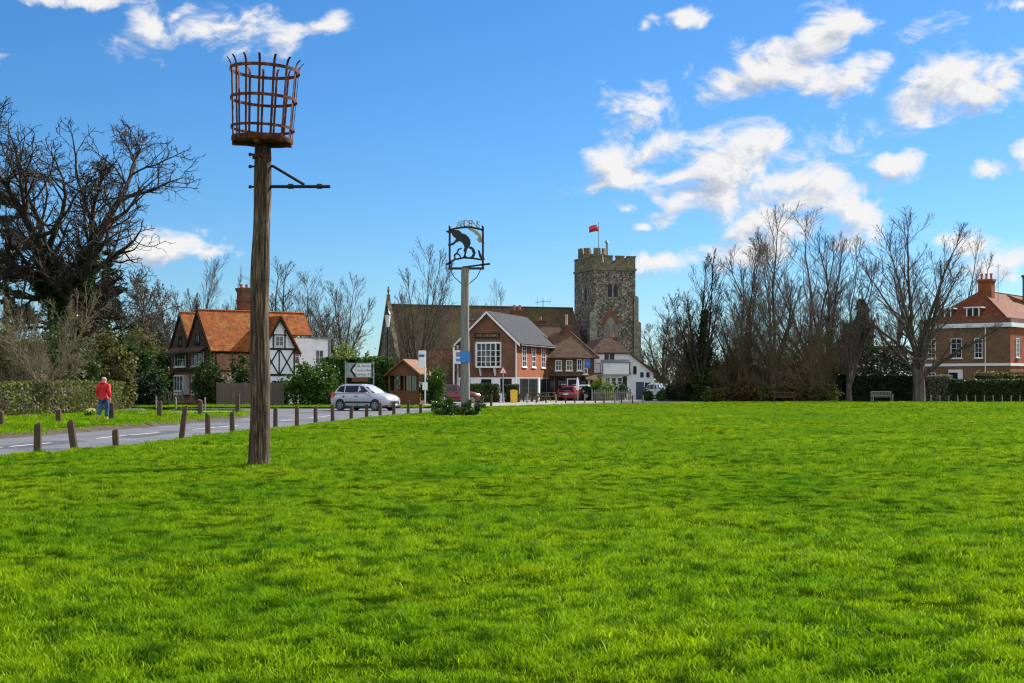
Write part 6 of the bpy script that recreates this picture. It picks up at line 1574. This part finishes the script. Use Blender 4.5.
g = bpy.data.node_groups.new('cloud_field', 'ShaderNodeTree')
g.interface.new_socket('Vector', in_out='INPUT', socket_type='NodeSocketVector'); g.interface.new_socket('D', in_out='OUTPUT', socket_type='NodeSocketFloat')
gi = g.nodes.new('NodeGroupInput'); go = g.nodes.new('NodeGroupOutput'); gl = g.links.new
def gn(typ, **k):
    n = g.nodes.new(typ)
    for a, b in k.items(): setattr(n, a, b)
    return n
def gm(op, a, b=None, c=None):
    n = gn('ShaderNodeMath', operation=op)
    for i, v in enumerate((a, b, c)):
        if v is None: continue
        if isinstance(v, (int, float)): n.inputs[i].default_value = v
        else: gl(v, n.inputs[i])
    return n.outputs[0]
wn = gn('ShaderNodeTexNoise'); wn.inputs['Scale'].default_value = 26; wn.inputs['Detail'].default_value = 3; gl(gi.outputs[0], wn.inputs['Vector'])
ws = gn('ShaderNodeVectorMath', operation='SUBTRACT'); gl(wn.outputs['Color'], ws.inputs[0]); ws.inputs[1].default_value = (.5, .5, .5)
wm = gn('ShaderNodeVectorMath', operation='MULTIPLY_ADD'); gl(ws.outputs[0], wm.inputs[0]); wm.inputs[1].default_value = (.03, .024, 0); gl(gi.outputs[0], wm.inputs[2])
acc = None
for (cx, cy, rx, ry, an) in CL:
    mp = gn('ShaderNodeMapping', vector_type='TEXTURE'); mp.inputs['Location'].default_value = ((cx-512)/F, (HZ-cy)/F, 0)
    mp.inputs['Rotation'].default_value = (0, 0, R(an)); mp.inputs['Scale'].default_value = (rx/F, ry/F, 1); gl(wm.outputs[0], mp.inputs['Vector'])
    ln = gn('ShaderNodeVectorMath', operation='LENGTH'); gl(mp.outputs[0], ln.inputs[0])
    acc = ln.outputs['Value'] if acc is None else gm('SMOOTH_MIN', acc, ln.outputs['Value'], .25)
mr = gn('ShaderNodeMapping'); mr.inputs['Rotation'].default_value = (0, 0, R(-38)); mr.inputs['Scale'].default_value = (.7, 1.1, 1); gl(gi.outputs[0], mr.inputs['Vector'])
f1 = gn('ShaderNodeTexNoise'); f1.inputs['Scale'].default_value = 30; f1.inputs['Detail'].default_value = 9; f1.inputs['Roughness'].default_value = .63; f1.inputs['Distortion'].default_value = .5; gl(mr.outputs[0], f1.inputs['Vector'])
B = gm('MULTIPLY', gm('SUBTRACT', 1.2, gm('MINIMUM', acc, 3.0)), .6)
D = gm('ADD', B, gm('MULTIPLY', gm('SUBTRACT', f1.outputs['Fac'], .5), 2.45))
gl(D, go.inputs[0])
def field(vec):
    n = T.nodes.new('ShaderNodeGroup'); n.node_tree = g; L(vec, n.inputs[0]); return n.outputs[0]
D0 = field(cb.outputs[0])
of = T.nodes.new('ShaderNodeVectorMath'); of.operation = 'ADD'; L(cb.outputs[0], of.inputs[0]); of.inputs[1].default_value = (.010, .012, 0)
D1 = field(of.outputs[0])
mp = T.nodes.new('ShaderNodeMapRange'); mp.interpolation_type = 'SMOOTHSTEP'; L(D0, mp.inputs['Value']); mp.inputs['From Min'].default_value = .0; mp.inputs['From Max'].default_value = .6
front = mth('GREATER_THAN', sx.outputs['Y'], .06)
rn = T.nodes.new('ShaderNodeTexNoise'); rn.inputs['Scale'].default_value = 3.2; rn.inputs['Detail'].default_value = 5; L(tc.outputs['Generated'], rn.inputs['Vector'])
rear = T.nodes.new('ShaderNodeMapRange'); rear.interpolation_type = 'SMOOTHSTEP'; L(rn.outputs['Fac'], rear.inputs['Value']); rear.inputs['From Min'].default_value = .42; rear.inputs['From Max'].default_value = .56  # unseen bright clouds behind the camera, added as fill for shaded fronts
alpha = mth('MULTIPLY', mth('ADD', mth('MULTIPLY', mp.outputs[0], front), mth('MULTIPLY', rear.outputs[0], mth('SUBTRACT', 1.0, front))), .97)
lit = mth('ADD', mth('MULTIPLY', mth('SUBTRACT', D0, D1), 1.15), .66, None, True)
thick = T.nodes.new('ShaderNodeMapRange'); L(D0, thick.inputs['Value']); thick.inputs['From Min'].default_value = .3; thick.inputs['From Max'].default_value = 1.1; thick.inputs['To Min'].default_value = 0; thick.inputs['To Max'].default_value = .22
lit2 = mth('SUBTRACT', lit, thick.outputs[0], None, True)
rp = T.nodes.new('ShaderNodeValToRGB'); L(lit2, rp.inputs[0]); e = rp.color_ramp.elements
e[0].position = .1; e[0].color = (.50, .56, .68, 1); e[1].position = .8; e[1].color = (1, .985, .97, 1)
bs_ = T.nodes.new('ShaderNodeBackground'); hs = T.nodes.new('ShaderNodeHueSaturation'); hs.inputs['Saturation'].default_value = 1.12; vm = T.nodes.new('ShaderNodeVectorMath'); vm.operation = 'MULTIPLY'; L(sky.outputs[0], vm.inputs[0]); vm.inputs[1].default_value = (.60, .815, 1.04); L(vm.outputs[0], hs.inputs['Color'])
L(hs.outputs[0], bs_.inputs['Color']); bs_.inputs['Strength'].default_value = .064
bc = T.nodes.new('ShaderNodeBackground'); L(rp.outputs[0], bc.inputs['Color']); L(mth('ADD', mth('MULTIPLY', front, -.49), .95), bc.inputs['Strength'])
ms = T.nodes.new('ShaderNodeMixShader'); L(alpha, ms.inputs[0]); L(bs_.outputs[0], ms.inputs[1]); L(bc.outputs[0], ms.inputs[2]); L(ms.outputs[0], out.inputs['Surface'])
W.cycles.sampling_method = 'MANUAL'; W.cycles.sample_map_resolution = 512

# ------------------------------------------------------------------ camera
cam = bpy.data.cameras.new('camera'); co = link(bpy.data.objects.new('camera', cam)); co.location = (0, 0, CH); co.rotation_euler = (R(90), 0, 0)
cam.sensor_width = 36; cam.lens = F/1024*36; cam.shift_y = (HZ-341.5)/1024; cam.clip_start = .1; cam.clip_end = 20000
S.camera = co
S.view_settings.view_transform = 'Standard'; S.view_settings.look = 'None'; S.view_settings.gamma = 1; S.view_settings.exposure = 1.02
S.cycles.max_bounces = 6; S.cycles.diffuse_bounces = 2; S.cycles.glossy_bounces = 2; S.cycles.transmission_bounces = 3; S.cycles.transparent_max_bounces = 4
S.cycles.use_denoising = True; S.cycles.denoiser = "OPENIMAGEDENOISE"; S.cycles.denoising_input_passes = "RGB_ALBEDO_NORMAL"; S.cycles.denoising_prefilter = "ACCURATE"
try: S.cycles.filter_width = 1.2
except Exception: pass
